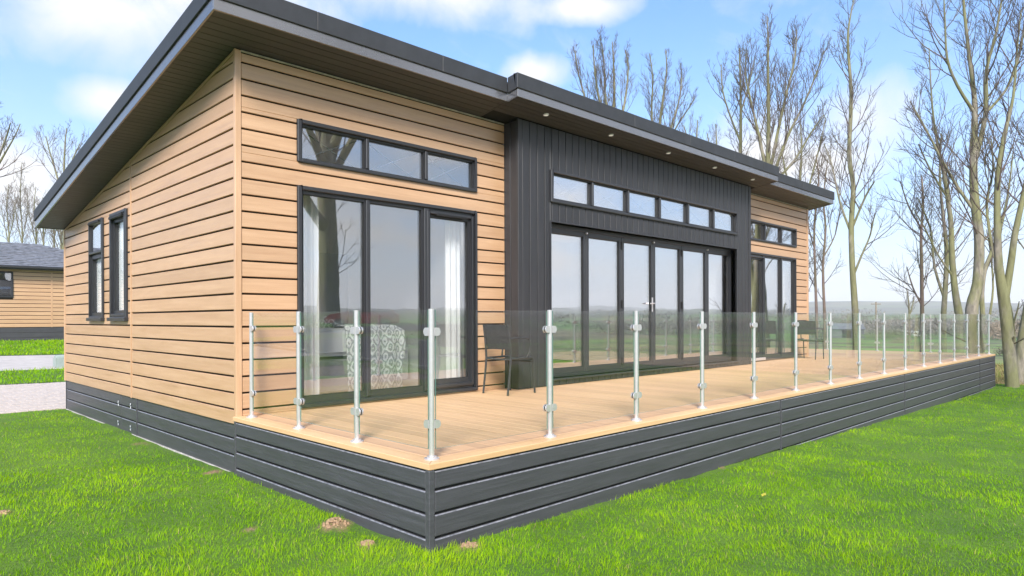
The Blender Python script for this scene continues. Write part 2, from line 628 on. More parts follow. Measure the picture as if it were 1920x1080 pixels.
fcol = t.mix(t.remap(t.noise(v, .02, 6, .65), .50, .60), fcol, (.06, .065, .035))
t.put(b.inputs['Base Color'], fcol)
b.inputs['Roughness'].default_value = 1.0
bump(t, b, t.noise(v, 6, 5, .7), .6, .08)

m_hills, t, b = mat('hill_land')
v, _ = objvec(t, False)
hv = t.new('ShaderNodeTexVoronoi'); hv.inputs['Scale'].default_value = .0045
t.put(hv.inputs['Vector'], t.scaled(v, (1, 1, 0)))
hs = t.new('ShaderNodeSeparateColor'); t.put(hs.inputs[0], hv.outputs['Color'])
hc = t.ramp(hs.outputs[0], [(.0, (.085, .11, .05)), (.35, (.11, .115, .075)), (.6, (.075, .085, .055)), (.8, (.15, .13, .095)), (1., (.07, .10, .04))])
t.put(b.inputs['Base Color'], t.mix(t.remap(t.noise(v, .006, 6, .65), .48, .56), hc, (.055, .052, .042)))
b.inputs['Roughness'].default_value = 1.0

radii = np.concatenate([np.linspace(0.5, 60, 70), np.geomspace(63, 6500, 90)])
th = np.linspace(0, 2 * np.pi, 241)


def polar_mesh(name, rad, material, drop):
    Rr, Th = np.meshgrid(rad, th[:-1], indexing='ij')
    X = Rr * np.cos(Th) + 2; Y = Rr * np.sin(Th) - 1
    Z = hfar(X, Y) - drop(Rr, X, Y)
    nr, nt = Rr.shape
    co = np.stack([X, Y, Z], -1).reshape(-1, 3)
    i = np.arange(nr * nt).reshape(nr, nt)
    j = np.roll(i, -1, axis=1)
    q = np.stack([i[:-1], i[1:], j[1:], j[:-1]], -1).reshape(-1, 4)
    me = bpy.data.meshes.new(name)
    me.vertices.add(len(co)); me.vertices.foreach_set('co', co.ravel())
    me.loops.add(q.size); me.loops.foreach_set('vertex_index', q.ravel())
    me.polygons.add(len(q)); me.polygons.foreach_set('loop_start', np.arange(len(q)) * 4)
    me.polygons.foreach_set('use_smooth', np.ones(len(q), bool))
    me.materials.append(material)
    me.update(calc_edges=True)
    return kind(link(name, me), 'structure')


def under(rr, x, y):
    inside = (x > LX0 - 1) & (x < LX1 + .4) & (y > LY0 - 1) & (y < 33)
    return np.where(inside, .10, 0.0)


polar_mesh('field', radii[radii < 1300], m_field, under)
polar_mesh('hills', radii[radii > 1190], m_hills, lambda r, x, y: 0 * r)

# strips on the left behind the lodge: paving, grass bank, path, grass
m_bank = m_lawn
def strip(name, y0, y1, x0, x1, off, material, n=24):
    o = grid_mesh(name, np.linspace(x0, x1, 60), np.linspace(y0, y1, n), lambda X, Y: hbase(X, Y) + off, material,
                  (lambda X, Y: np.zeros_like(X)) if material is m_lawn else None)
    return kind(o, 'structure')


strip('paving', 10.15, 14.72, -22, 9, -.02, m_joint)
strip('grass_bank', 14.72, 17.9, -16, 9, .01, m_lawn)
strip('path', 17.9, 23.0, -16, 12, .0, m_concrete)
strip('grass_verge', 23.0, 30.95, -16, 14, .012, m_lawn)
strip('grass_slope', 10.15, 14.0, -22, -8.2, .012, m_lawn)
paving = bpy.data.objects['paving']
pv = MB().box(-.094, .094, -.094, .094, -.05, 0)
me_p = mesh_of(pv, 'paving_slab', m_paver, bevel=.006)
for i in range(14):
    for j in range(22):
        x = -1.35 + i * .2 + (.1 if j % 2 else 0); y = 10.27 + j * .2035
        o = lchild('paving_slab', me_p, paving, (x, y, float(hbase(x, y)) + .012 + random.uniform(-.003, .003)))
        o.rotation_euler = (.036 if y > 11.5 else 0, random.uniform(-.01, .01), 0)

# tarmac drive with kerbs to the left of the lawn, where the side glass mirrors it
strip('road', 27.5, 33.0, -60, -9.6, .02, m_tarmac, 10)
dr = grid_mesh('driveway', np.linspace(-15.5, -9.2, 20), np.linspace(-12, 25, 70), lambda X, Y: hbase(X, Y) + .03, m_tarmac)
kind(dr, 'structure')
for kx in (-9.1, -15.6):
    k = MB()
    for i in range(38):
        y0 = -12 + i * .95
        k.box(kx - .06, kx + .06, y0 + .01, y0 + .94, float(hbase(kx, y0)) - .1, float(hbase(kx, y0)) + .11)
    kind(k.build('kerb', m_kerb, bevel=.01), 'structure')


# ------------------------------------------------------------------ grass blades
def blades(name, N, rmin, rmax, az0, az1, p, width, hmin, hmax, keep, material, zf, tufts=True, r_ref=4.5):
    u = rng.random(N)
    e = 2 - p
    r = (rmin ** e + u * (rmax ** e - rmin ** e)) ** (1 / e)
    a = np.radians(az0 + rng.random(N) * (az1 - az0))
    x = CAM.x + r * np.cos(a); y = CAM.y + r * np.sin(a)
    k = keep(x, y); x, y, r = x[k], y[k], r[k]
    n = len(x)
    z = zf(x, y) - .006
    t1 = fbm(x * .9 + 40, y * .9 + 11, 3); t2 = fbm(x * 5 + 9, y * 5 + 3, 2)
    hgt = (hmin + (hmax - hmin) * np.clip((t2 - .25) * 1.7, 0, 1)) * (.65 + .7 * rng.random(n)) * (.7 + .6 * t1)
    wid = width * np.maximum(1, r / r_ref) ** .85 * (.7 + .6 * rng.random(n))
    hgt = hgt * np.clip(1 + (r - 6) * .012, 1, 1.3)
    la = rng.random(n) * 2 * np.pi
    flow = fbm(x * 1.3 + 70, y * 1.3, 2) * 14
    la = np.where(rng.random(n) < .55, flow + rng.normal(0, .6, n), la)
    lean = hgt * (.25 + .85 * rng.random(n) ** 1.5)
    dx, dy = np.cos(la), np.sin(la)
    fa = rng.random(n) * np.pi
    wx, wy = np.cos(fa) * wid * .5, np.sin(fa) * wid * .5
    tint = np.clip(.44 + (t1 - .5) * .85 + (t2 - .5) * .4 + rng.normal(0, .17, n), 0, .92)
    tint = np.where(rng.random(n) < .018 + .05 * np.clip(t2 - .55, 0, 1), 1.0, tint)
    P0 = np.stack([x - wx, y - wy, z], -1); P1 = np.stack([x + wx, y + wy, z], -1)
    mx, my, mz = x + dx * lean * .35, y + dy * lean * .35, z + hgt * .62
    P2 = np.stack([mx + wx * .75, my + wy * .75, mz], -1); P3 = np.stack([mx - wx * .75, my - wy * .75, mz], -1)
    P4 = np.stack([x + dx * lean, y + dy * lean, z + hgt * (1 - .22 * (lean / hgt) ** 2)], -1)
    near = r < 8.5
    co = []; idx = []; tn = []; start = 0
    nn = int(near.sum())
    A = np.stack([P0[near], P1[near], P2[near], P3[near], P4[near]], 1).reshape(-1, 3)
    base = np.arange(nn)[:, None] * 5
    fa_ = np.concatenate([base + [0, 1, 2], base + [0, 2, 3], base + [3, 2, 4]], 0)
    far = ~near
    nf = int(far.sum())
    B = np.stack([P0[far], P1[far], P4[far]], 1).reshape(-1, 3)
    fb_ = np.arange(nf)[:, None] * 3 + [0, 1, 2] + len(A)
    co = np.concatenate([A, B]); idx = np.concatenate([fa_, fb_])
    tn = np.concatenate([np.repeat(tint[near], 5), np.repeat(tint[far], 3)]).astype(np.float32)
    me = bpy.data.meshes.new(name)
    me.vertices.add(len(co)); me.vertices.foreach_set('co', co.ravel())
    me.loops.add(idx.size); me.loops.foreach_set('vertex_index', idx.ravel())
    me.polygons.add(len(idx)); me.polygons.foreach_set('loop_start', np.arange(len(idx)) * 3)
    me.materials.append(material)
    at = me.attributes.new('tint', 'FLOAT', 'POINT'); at.data.foreach_set('value', tn)
    me.update(calc_edges=True)
    return kind(link(name, me), 'stuff')


def keep_lawn(x, y):
    k = (x > LX0) & (x < LX1) & (y > LY0) & (y < LY1 + .03)
    k &= ~((x > .0) & (y > .0) & (x < 18.25))
    k &= ~((x > -15.7) & (x < -9.0))
    s = soil(x, y)
    k &= rng.random(len(x)) > s * .93
    edge_d = np.minimum(np.where(y > 0, -x, 99), np.where((x > 0) & (x < 18.3), -y, 99))
    k &= ~((edge_d > 0) & (edge_d < .09) & (fbm(x * 2.2, y * 2.2, 2) > .52) & (rng.random(len(x)) < .8))
    return k


def keep_strips(x, y):
    k = ((y > 14.72) & (y < 17.85) & (x > -8) & (x < 9)) | ((y > 23.05) & (y < 30.9) & (x > -8) & (x < 14))
    return k


blades('grass', 1150000, 1.0, 36, -22, 112, 1.55, .0027, .022, .043, keep_lawn, m_grass, hlawn)
blades('bank_grass', 90000, 17, 40, 62, 100, 1.0, .006, .05, .09, keep_strips, m_grass, lambda x, y: hbase(x, y))
blades('dry_grass', 80000, 20, 34, -8, 32, 1.0, .007, .06, .16, lambda x, y: (x > LX1 - .1) & (x < 26.5 + 2 * vnoise(x, y)) & (rng.random(len(x)) < .9), m_drygrass, lambda x, y: hbase(x, y))
m_straw = plain('dry_straw_ground', (.34, .26, .14), 1., var=.35, nscale=3, bmp=.5)
kind(grid_mesh('dry_verge', np.linspace(LX1 + .02, 26.5, 30), np.linspace(-14, 14, 60), lambda X, Y: hbase(X, Y) + .01 + .03 * (vnoise(X * 2, Y * 2) - .5), m_straw), 'structure')

# clods of bare soil by the deck
mb = MB()
for a_, b_, rr, hh in SOIL[:3] + SOIL[5:6]:
    for i in range(70):
        t_ = random.random() * 6.283; q = rr * .75 * math.sqrt(random.random())
        x, y = a_ + q * math.cos(t_), b_ + q * math.sin(t_)
        if x > -.01 and y > -.01: continue
        s_ = random.uniform(.004, .016)
        z = float(hlawn(np.array(x), np.array(y)))
        ring = [(x + s_ * math.cos(k * 1.257) * random.uniform(.7, 1.2), y + s_ * math.sin(k * 1.257) * random.uniform(.7, 1.2), z - .004) for k in range(5)]
        top = [(x + (p[0] - x) * .6, y + (p[1] - y) * .6, z + s_ * .9) for p in ring]
        mb.prism(ring, top)
m_soil = plain('soil_clods', (.31, .20, .12), .95, var=.35, nscale=50, bmp=.4)
kind(mb.build('soil_clods', m_soil), 'stuff')
# ------------------------------------------------------------------ the lodge
XE, YW, YB = 0.05, 3.10, 2.85          # planes of the end wall, the front wall and the dark middle bay
XR, YK = 14.07, 10.15                  # far end, back
Z0, PITCH = -0.08, 0.163
G0 = 0.063                             # height of the lowest board gap
SLOPE = 0.156


def zsof(y):
    return 3.615 - SLOPE * (y - YW)


lodge = thing('lodge', 'single-storey holiday lodge in oak-coloured boards with charcoal middle bay and sloping roof', 'lodge', (XE, YW, -.57))

PLANES = {'front': lambda u, v, d: (u, YW - d, v), 'bay': lambda u, v, d: (u, YB - d, v), 'end': lambda u, v, d: (XE - d, u, v),
          'recess': lambda u, v, d: (u, YB + .13 - d, v), 'deckf': lambda u, v, d: (u, .02 - d, v), 'deckl': lambda u, v, d: (.02 - d, u, v),
          'skirt': lambda u, v, d: (.07 - d, u, v), 'deckr': lambda u, v, d: (18.18 + d, u, v)}


def clip(poly, fn):
    out = []
    for i in range(len(poly)):
        a, b = poly[i], poly[(i + 1) % len(poly)]
        fa, fb = fn(a), fn(b)
        if fa >= 0: out.append(a)
        if (fa >= 0) != (fb >= 0):
            t = fa / (fa - fb)
            out.append((a[0] + (b[0] - a[0]) * t, a[1] + (b[1] - a[1]) * t))
    return out


def inset(poly, c):
    n = len(poly); res = []
    for i in range(n):
        p0, p1, p2 = poly[i - 1], poly[i], poly[(i + 1) % n]
        d1 = (p1[0] - p0[0], p1[1] - p0[1]); d2 = (p2[0] - p1[0], p2[1] - p1[1])
        l1 = math.hypot(*d1) or 1; l2 = math.hypot(*d2) or 1
        n1 = (-d1[1] / l1, d1[0] / l1); n2 = (-d2[1] / l2, d2[0] / l2)
        k = 1 + n1[0] * n2[0] + n1[1] * n2[1]
        if k < .2: k = .2
        res.append((p1[0] + (n1[0] + n2[0]) / k * c, p1[1] + (n1[1] + n2[1]) / k * c))
    return res


def board(name, plane, poly, parent, material, thick=.018, ch=.004, d0=0., lip=None):
    """a flat board lying on a wall plane, front edges chamfered; poly runs anticlockwise"""
    if len(poly) < 3: return None
    P = PLANES[plane]
    mb = MB()
    r0 = [P(u, v, d0) for u, v in poly]; r1 = [P(u, v, d0 + thick - ch) for u, v in poly]
    r2 = [P(u, v, d0 + thick) for u, v in inset(poly, ch)]
    n = len(poly)
    mb.v = [*r0, *r1, *r2]
    for i in range(n):
        j = (i + 1) % n
        mb.f.append((i, j, n + j, n + i)); mb.f.append((n + i, n + j, 2 * n + j, 2 * n + i))
    mb.f.append(tuple(2 * n + i for i in range(n))); mb.f.append(tuple(reversed(range(n))))
    mb.m = [0] * len(mb.f)
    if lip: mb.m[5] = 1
    if plane in ('end', 'skirt', 'deckl'):          # the (u, v, d) frame is left-handed there
        mb.f = [tuple(reversed(q)) for q in mb.f]
    if plane in ('front', 'bay', 'recess', 'deckf'):
        pass
    return mb.build(name, [material, lip] if lip else material, parent)


def spans(u0, u1, holes):
    """what is left of u0..u1 outside the holes"""
    res = [(u0, u1)]
    for a, b in holes:
        nxt = []
        for p, q in res:
            if b <= p or a >= q: nxt.append((p, q)); continue
            if a > p: nxt.append((p, a))
            if b < q: nxt.append((b, q))
        res = nxt
    return [(p, q) for p, q in res if q - p > .012]


def rows(plane, name, u0, u1, zlo, ztop, openings, material, gap=.0185, limit=None, axis='h'):
    k = -1
    while True:
        lo = zlo if k < 0 else G0 + PITCH * k + gap * .5
        hi = G0 + PITCH * (k + 1) - gap * .5
        k += 1
        if lo > ztop: break
        hi = min(hi, ztop)
        if hi - lo < .012: continue
        # openings may cover only part of the row: cut it into horizontal slices at their edges
        cuts = sorted({lo, hi, *[z for a, b, c, d in openings for z in (c, d) if lo + .004 < z < hi - .004]})
        for z0, z1 in zip(cuts[:-1], cuts[1:]):
            zm = (z0 + z1) / 2
            for p, q in spans(u0, u1, [(a, b) for a, b, c, d in openings if c < zm < d]):
                poly = [(p, z0), (q, z0), (q, z1), (p, z1)]
                if limit: poly = clip(poly, limit)
                if len(poly) >= 3: board(name, plane, poly, lodge, material)


def wall_core(name, plane, u0, u1, v0, v1, openings, material, d_out=-.006, d_in=-.11, limit=None):
    P = PLANES[plane]
    mb = MB()
    us = sorted({u0, u1, *[x for o in openings for x in o[:2] if u0 < x < u1]})
    vs = sorted({v0, v1, *[x for o in openings for x in o[2:] if v0 < x < v1]})
    for a, b in zip(us[:-1], us[1:]):
        for c, d in zip(vs[:-1], vs[1:]):
            um, vm = (a + b) / 2, (c + d) / 2
            if any(o[0] < um < o[1] and o[2] < vm < o[3] for o in openings): continue
            poly = [(a, c), (b, c), (b, d), (a, d)]
            if limit: poly = clip(poly, limit)
            if len(poly) < 3: continue
            mb.prism([P(u, v, d_in) for u, v in poly], [P(u, v, d_out) for u, v in poly])
    return mb.build(name, material, lodge)


W1 = (.675, 3.19, 2.60, 3.047); W2 = (.675, 3.19, .02, 2.352)
W3 = (4.355, 9.89, 2.585, 3.04); W4 = (4.37, 9.89, .10, 2.31)
W5 = (10.85, 13.36, 2.61, 3.045); W6 = (10.85, 13.33, .02, 2.35)
WA = (7.70, 8.47, .97, 2.45); WB = (6.56, 7.34, .97, 2.45)
ins = lambda w, e=.02: (w[0] + e, w[1] - e, w[2] + e, w[3] - e)

# linings behind the boards
roof_end = lambda p: zsof(p[0]) - .005 - p[1]
wall_core('wall_lining', 'end', YW + .007, YK, Z0, 3.7, [ins(WA), ins(WB)], m_core, limit=roof_end)
wall_core('wall_lining', 'front', XE, 3.70, Z0, 3.60, [ins(W1), ins(W2)], m_core)
wall_core('wall_lining', 'front', 10.52, XR, Z0, 3.60, [ins(W5), ins(W6)], m_core)
wall_core('wall_lining', 'bay', 3.73, 10.48, -.02, 3.64, [ins(W3), W4], m_core_dark)
back = MB().box(XE + .02, XR - .02, YK - .12, YK, Z0, zsof(YK)).box(XR - .12, XR - .01, YW, YK, Z0, 2.45)
poly = [(YW, 2.45), (YK - .12, 2.45), (YK - .12, zsof(YK)), (YW, zsof(YW))]
back.prism([(XR - .12, a, b) for a, b in poly], [(XR - .01, a, b) for a, b in poly])
back.build('wall_lining', m_core, lodge)

# oak boards: end wall in two fields either side of the joint trim, front wall left and right of the bay
lim = lambda p: zsof(p[0]) - .05 - p[1]
rows('end', 'cladding_board', YW + .025, 6.415, Z0, 3.62, [WB] if False else [], m_wood_y, limit=lim)
rows('end', 'cladding_board', 6.445, YK - .05, Z0, 3.2, [WA, WB], m_wood_y, limit=lim)
rows('front', 'cladding_board', XE + .039, 3.705, .0, 3.575, [W1, W2], m_wood_x)
rows('front', 'cladding_board', 10.515, XR - .06, .0, 3.575, [W5, W6], m_wood_x)
for p, q, zt in ((YW - .0, YW + .021, None), (6.418, 6.442, None), (YK - .047, YK + .0, None)):
    board('joint_trim' if 6 < p < 7 else 'corner_trim', 'end', [(p, Z0 - .004), (q, Z0 - .004), (q, zsof(q) - .012), (p, zsof(p) - .012)], lodge, m_wood_z, .027, .003)
board('corner_trim', 'front', [(XE - .027, -.005), (XE + .034, -.005), (XE + .034, 3.597), (XE - .027, 3.601)], lodge, m_wood_z, .027, .003)
board('corner_trim', 'front', [(XR - .055, -.005), (XR + .02, -.005), (XR + .02, 3.597), (XR - .055, 3.597)], lodge, m_wood_z, .027, .003)
rk = [(YW + .023, zsof(YW + .023) - .046), (YW + .023, zsof(YW + .023) - .012), (YK - .05, zsof(YK - .05) - .012), (YK - .05, zsof(YK - .05) - .046)]
board('rake_trim', 'end', list(reversed(rk)), lodge, m_wood_y, .022, .003)
for a, b in ((XE + .036, 3.705), (10.515, XR - .057)):
    board('eaves_trim', 'front', [(a, 3.588), (b, 3.588), (b, 3.605), (a, 3.605)], lodge, m_strip, .022, .003)

# charcoal bay: upright boards
vb = [3.757 + .1502 * i for i in range(44)]
edges = [3.80] + [x for x in vb if 3.85 < x < 10.40] + [10.41]
edges = [3.795 + (10.415 - 3.795) * i / 44 for i in range(45)]
for a, b in zip(edges[:-1], edges[1:]):
    a2, b2 = a + .006, b - .006
    zcuts = [(0.004, 3.628)]
    ops = [w for w in (W3, W4) if w[0] < (a + b) / 2 < w[1]]
    part_us = sorted({a2, b2, *[x for w in (W3, W4) for x in w[:2] if a2 + .004 < x < b2 - .004]})
    for p, q in zip(part_us[:-1], part_us[1:]):
        um = (p + q) / 2
        for z0, z1 in spans(.004, 3.628, [(w[2], w[3]) for w in (W3, W4) if w[0] < um < w[1]]):
            board('upright_board', 'bay', [(p, z0), (q, z0), (q, z1), (p, z1)], lodge, m_black_z, .018, .005)
for p, q in ((3.71, 3.79), (10.42, 10.50)):
    board('bay_corner_trim', 'bay', [(p, .004), (q, .004), (q, 3.628), (p, 3.628)], lodge, m_black_z, .026, .004)
for xx, s_ in ((3.71, -1), (10.50, 1)):
    for i in range(2):
        y0 = YB - .005 + i * .128
        mb = MB().box(min(xx, xx - s_ * .02), max(xx, xx - s_ * .02), y0 + .003, y0 + .122, .004, 3.60)
        mb.build('return_board', m_black_z, lodge, bevel=.004)
    MB().box(xx - s_ * .024 - .003, xx - s_ * .024 + .003, YB, YW + .01, .004, 3.60).build('wall_lining', m_core_dark, lodge)
# skirting of the end wall
zs = [Z0 + .006, -.232, -.398, -.60]
for a, b in ((3.13, 6.265), (6.275, 6.97), (6.98, YK - .03)):
    for hi, lo in zip(zs[:-1], zs[1:]):
        board('skirting_board', 'skirt', [(a, lo + .008), (b, lo + .008), (b, hi - .008), (a, hi - .008)], lodge, m_grey_y, .016, .007, lip=m_lip_light)
MB().box(.075, .09, 3.10, YK - .02, -.66, Z0).build('skirting_lining', m_core_dark, lodge)
for y in (6.27, YK - .02, 3.105):
    MB().box(.045, .07, y - .014, y + .014, -.64, Z0 - .004).build('skirting_post', m_grey_y, lodge, bevel=.003)
MB().box(.036, .062, 3.12, YK - .03, -.592, -.570).build('base_strip', m_strip, lodge, bevel=.003)
for y, z in ((7.09, -.216), (6.53, -.202), (7.10, -.489), (6.54, -.498)):
    st = MB()
    for k in range(3):
        a = math.pi * k / 3 + .3
        st.tube([(.050, y - .035 * math.cos(a), z - .035 * math.sin(a)), (.050, y + .035 * math.cos(a), z + .035 * math.sin(a))], .0045, 6)
    st.build('hatch_fastener', m_alloy, lodge)


# ---- windows and doors
def bars(plane, rects, d0, d1):
    P = PLANES[plane]
    mb = MB()
    for a, b, c, d in rects:
        ring = [(a, c), (b, c), (b, d), (a, d)]
        mb.prism([P(u, v, d0) for u, v in ring], [P(u, v, d1) for u, v in ring])
    return mb


def ring_of(o, w):
    a, b, c, d = o
    if not isinstance(w, (tuple, list)): w = (w,) * 4
    l, r, bt, tp = w
    return [(a, a + l, c, d), (b - r, b, c, d), (a + l, b - r, c, c + bt), (a + l, b - r, d - tp, d)]


def window(name, plane, o, panes, frame_d=.045, cross=False, back=-.07, beads=True, sash=(), gm=None):
    """outer frame filled between its panes; the panes, beads and bars are its sub-parts"""
    a, b, c, d = o
    ps = sorted(panes)
    rects = [(a, ps[0][0], c, d), (ps[-1][1], b, c, d)]
    for p in ps:
        rects += [(p[0], p[1], c, p[2]), (p[0], p[1], p[3], d)]
    for p, q in zip(ps[:-1], ps[1:]):
        if q[0] > p[1]: rects.append((p[1], q[0], c, d))
    f = bars(plane, rects, back, .012).build(name, m_frame, lodge)
    # proud outer architrave
    bars(plane, ring_of((a, b, c, d), min(.042, ps[0][0] - a - .004 if ps[0][0] - a > .02 else .02)), .0125, frame_d).build('frame', m_frame, f, bevel=.007)
    for p, q in zip(ps[:-1], ps[1:]):
        m_ = (p[1] + q[0]) / 2; w = (q[0] - p[1])
        if w > .03:
            bars(plane, [(m_ - w * .30, m_ + w * .30, c + .052, d - .052)], .0125, frame_d - .008).build('mullion', m_frame, f, bevel=.006)
    for p in ps:
        if beads:
            bars(plane, ring_of((p[0] - .004, p[1] + .004, p[2] - .004, p[3] + .004), .010), -.013, .006).build('glazing_bead', m_frame_in, f)
        bars(plane, [(p[0] - .006, p[1] + .006, p[2] - .006, p[3] + .006)], -.028, -.014).build('pane', gm or m_window, f)
        if cross:
            P = PLANES[plane]
            for s in (0, 1):
                v0, v1 = (p[2], p[3]) if s == 0 else (p[3], p[2])
                MB().tube([P(p[0] + .02, v0, -.075 - .012 * s), P(p[1] - .02, v1, -.075 - .012 * s)], .007, 6).build('cross_bar', m_bar, f)
    for p in sash:
        bars(plane, ring_of(p, .036), .0125, frame_d + .004).build('sash', m_frame, f, bevel=.007)
    return f


window('window', 'front', W1, [(.735, 1.497, 2.645, 2.985), (1.56, 2.334, 2.645, 2.985), (2.40, 3.13, 2.645, 2.985)], cross=True)
w2 = window('glazed_door', 'front', W2, [(.745, 1.49, .135, 2.275), (1.57, 2.30, .135, 2.275), (2.43, 3.045, .195, 2.205)], sash=[(2.365, 3.115, .10, 2.275)])
bars('front', [(2.50, 2.99, 2.222, 2.250)], .05, .064).build('trickle_vent', m_frame_in, w2, bevel=.004)
window('window', 'bay', W3, [(4.40 + .915 * i + (.0 if i == 0 else .02), 4.40 + .915 * (i + 1) - .045 + (.0 if i < 5 else .02), 2.645, 2.985) for i in range(6)], cross=True, frame_d=.05, gm=m_mirror)
window('window', 'front', W5, [(10.91, 11.68, 2.655, 2.985), (11.73, 12.52, 2.655, 2.985), (12.57, 13.31, 2.655, 2.985)], cross=False, gm=m_mirror)
w6 = window('glazed_door', 'front', W6, [(10.95, 11.56, .19, 2.21), (11.70, 12.50, .135, 2.275), (12.58, 13.27, .135, 2.275)], sash=[(10.90, 11.635, .10, 2.275)], gm=m_mirror)
bars('front', [(10.92, 11.6, .03, .09)], .05, .075).build('threshold', m_steel, w6, bevel=.004)
wa = window('window', 'end', WA, [(7.80, 8.38, 1.06, 1.88)], sash=[(7.72, 8.45, 1.95, 2.43)], gm=m_clear_window)
# the top light is a pane of its own
bars('end', [(7.745, 8.425, 1.965, 2.405)], .013, .02).build('pane', m_mirror, wa)
bars('end', [(7.80, 8.38, 2.395, 2.425)], .05, .075).build('trickle_vent', m_frame_in, wa, bevel=.004)
bars('end', [(7.68, 8.49, .935, .985)], .0, .075).build('sill', m_frame, wa, bevel=.006)
wb = window('window', 'end', WB, [(6.68, 7.22, 1.08, 2.32)], sash=[(6.60, 7.30, 1.0, 2.40)], gm=m_clear_window)
bars('end', [(6.66, 7.24, 2.36, 2.395)], .05, .08).build('trickle_vent', m_frame_in, wb, bevel=.004)
bars('end', [(6.54, 7.36, .935, .985)], .0, .075).build('sill', m_frame, wb, bevel=.006)

for u0, u1, z0_, z1_ in ((7.72, 8.45, 1.0, 2.42), (6.60, 7.30, 1.0, 2.42)):
    bars('end', [(u0, u1, z0_, z1_)], -.058, -.050).build('roller_blind', m_white_cloth, wa if u0 > 7.5 else wb)

# bifold doors, set back in the bay
bf = bars('recess', ring_of((4.37, 9.89, .10, 2.31), (.03, .03, .045, .055)), -.06, .03).build('bifold_door', m_frame, lodge, bevel=.004)
bars('bay', [(4.35, 4.37, .10, 2.31), (9.89, 9.91, .10, 2.31), (4.37, 9.89, 2.31, 2.33), (4.35, 9.91, .08, .10)], -.13, .03).build('reveal', m_frame, bf)
bars('bay', [(4.33, 9.93, .075, .10)], .03, .055).build('sill', m_frame, bf, bevel=.004)
x0, lw = 4.402, (9.858 - 4.402) / 6
for i in range(6):
    a, b = x0 + lw * i + .003, x0 + lw * (i + 1) - .003
    lf = bars('recess', ring_of((a, b, .147, 2.253), (.062, .062, .075, .072)), -.05, .018).build('door_leaf', m_frame, lodge, bevel=.005)
    bars('recess', ring_of((a + .058, b - .058, .218, 2.185), .012), -.03, .008).build('glazing_bead', m_frame_in, lf)
    bars('recess', [(a + .060, b - .060, .220, 2.183)], -.020, -.004).build('pane', m_mirror, lf)
    if i in (1, 3):
        for z in (.26, 1.18, 2.12):
            bars('recess', [(b - .006, b + .012, z - .06, z + .06)], .018, .045).build('hinge', m_frame_in, lf, bevel=.004)
    if i in (0, 2, 4):
        bars('recess', [(b - .010, b + .018, 2.225, 2.252)], .018, .050).build('roller', m_steel, lf, bevel=.004)
    if i == 2:
        hb = MB()
        P = PLANES['recess']
        for d0, d1, rr in ((.018, .026, None),):
            hb = bars('recess', [(b - .043, b - .017, 1.06, 1.30)], .018, .028)
        hb.tube([P(b - .03, 1.20, .028), P(b - .03, 1.20, .07), P(b - .06, 1.20, .078), P(b - .165, 1.195, .074)], .010, 8)
        hb.build('handle', m_steel, lf)

# ---- roof
PITCHV = lambda x, y, dz=0.: (x, y, zsof(y) + dz)
XA, XB, XC, XD = -.38, 3.26, 10.79, 14.30
YF, YFB, YR = 2.56, 2.385, 10.17
LB0, LB1, CP1 = -.012, .100, .275        # lower band bottom, lower band top, top of the capping


def slab(name, x0, x1, y0, y1, dz0, dz1, m, bevel=0):
    mb = MB()
    mb.prism([PITCHV(x0, y0, dz0), PITCHV(x1, y0, dz0), PITCHV(x1, y1, dz0), PITCHV(x0, y1, dz0)],
             [PITCHV(x0, y0, dz1), PITCHV(x1, y0, dz1), PITCHV(x1, y1, dz1), PITCHV(x0, y1, dz1)])
    return mb.build(name, m, lodge, bevel=bevel)


roof = slab('roof', XA + .02, XD - .02, YF + .02, YR - .02, .016, CP1 - .03, m_cap)
slab('bay_roof', XB + .02, XC - .02, YFB + .02, YF + .018, .016, CP1 - .03, m_cap)
# fascia boards in lengths, then the capping above, set proud
def fascia(x0, x1, y, seam=None):
    cuts = [x0] + (seam or []) + [x1]
    for a, b in zip(cuts[:-1], cuts[1:]):
        MB().prism([PITCHV(a + .0015, y, LB0), PITCHV(b - .0015, y, LB0), PITCHV(b - .0015, y + .02, LB0), PITCHV(a + .0015, y + .02, LB0)],
                   [PITCHV(a + .0015, y, LB1), PITCHV(b - .0015, y, LB1), PITCHV(b - .0015, y + .02, LB1), PITCHV(a + .0015, y + .02, LB1)]).build('fascia_board', m_fascia, lodge, bevel=.002)


def capping(x0, x1, y, seams):
    cuts = [x0] + seams + [x1]
    for a, b in zip(cuts[:-1], cuts[1:]):
        MB().prism([PITCHV(a, y - .018, LB1 - .012), PITCHV(b - .002, y - .018, LB1 - .012), PITCHV(b - .002, y + .019, LB1 - .012), PITCHV(a, y + .019, LB1 - .012)],
                   [PITCHV(a, y - .018, CP1), PITCHV(b - .002, y - .018, CP1), PITCHV(b - .002, y + .06, CP1 + .012), PITCHV(a, y + .06, CP1 + .012)]).build('roof_capping', m_cap, lodge, bevel=.004)


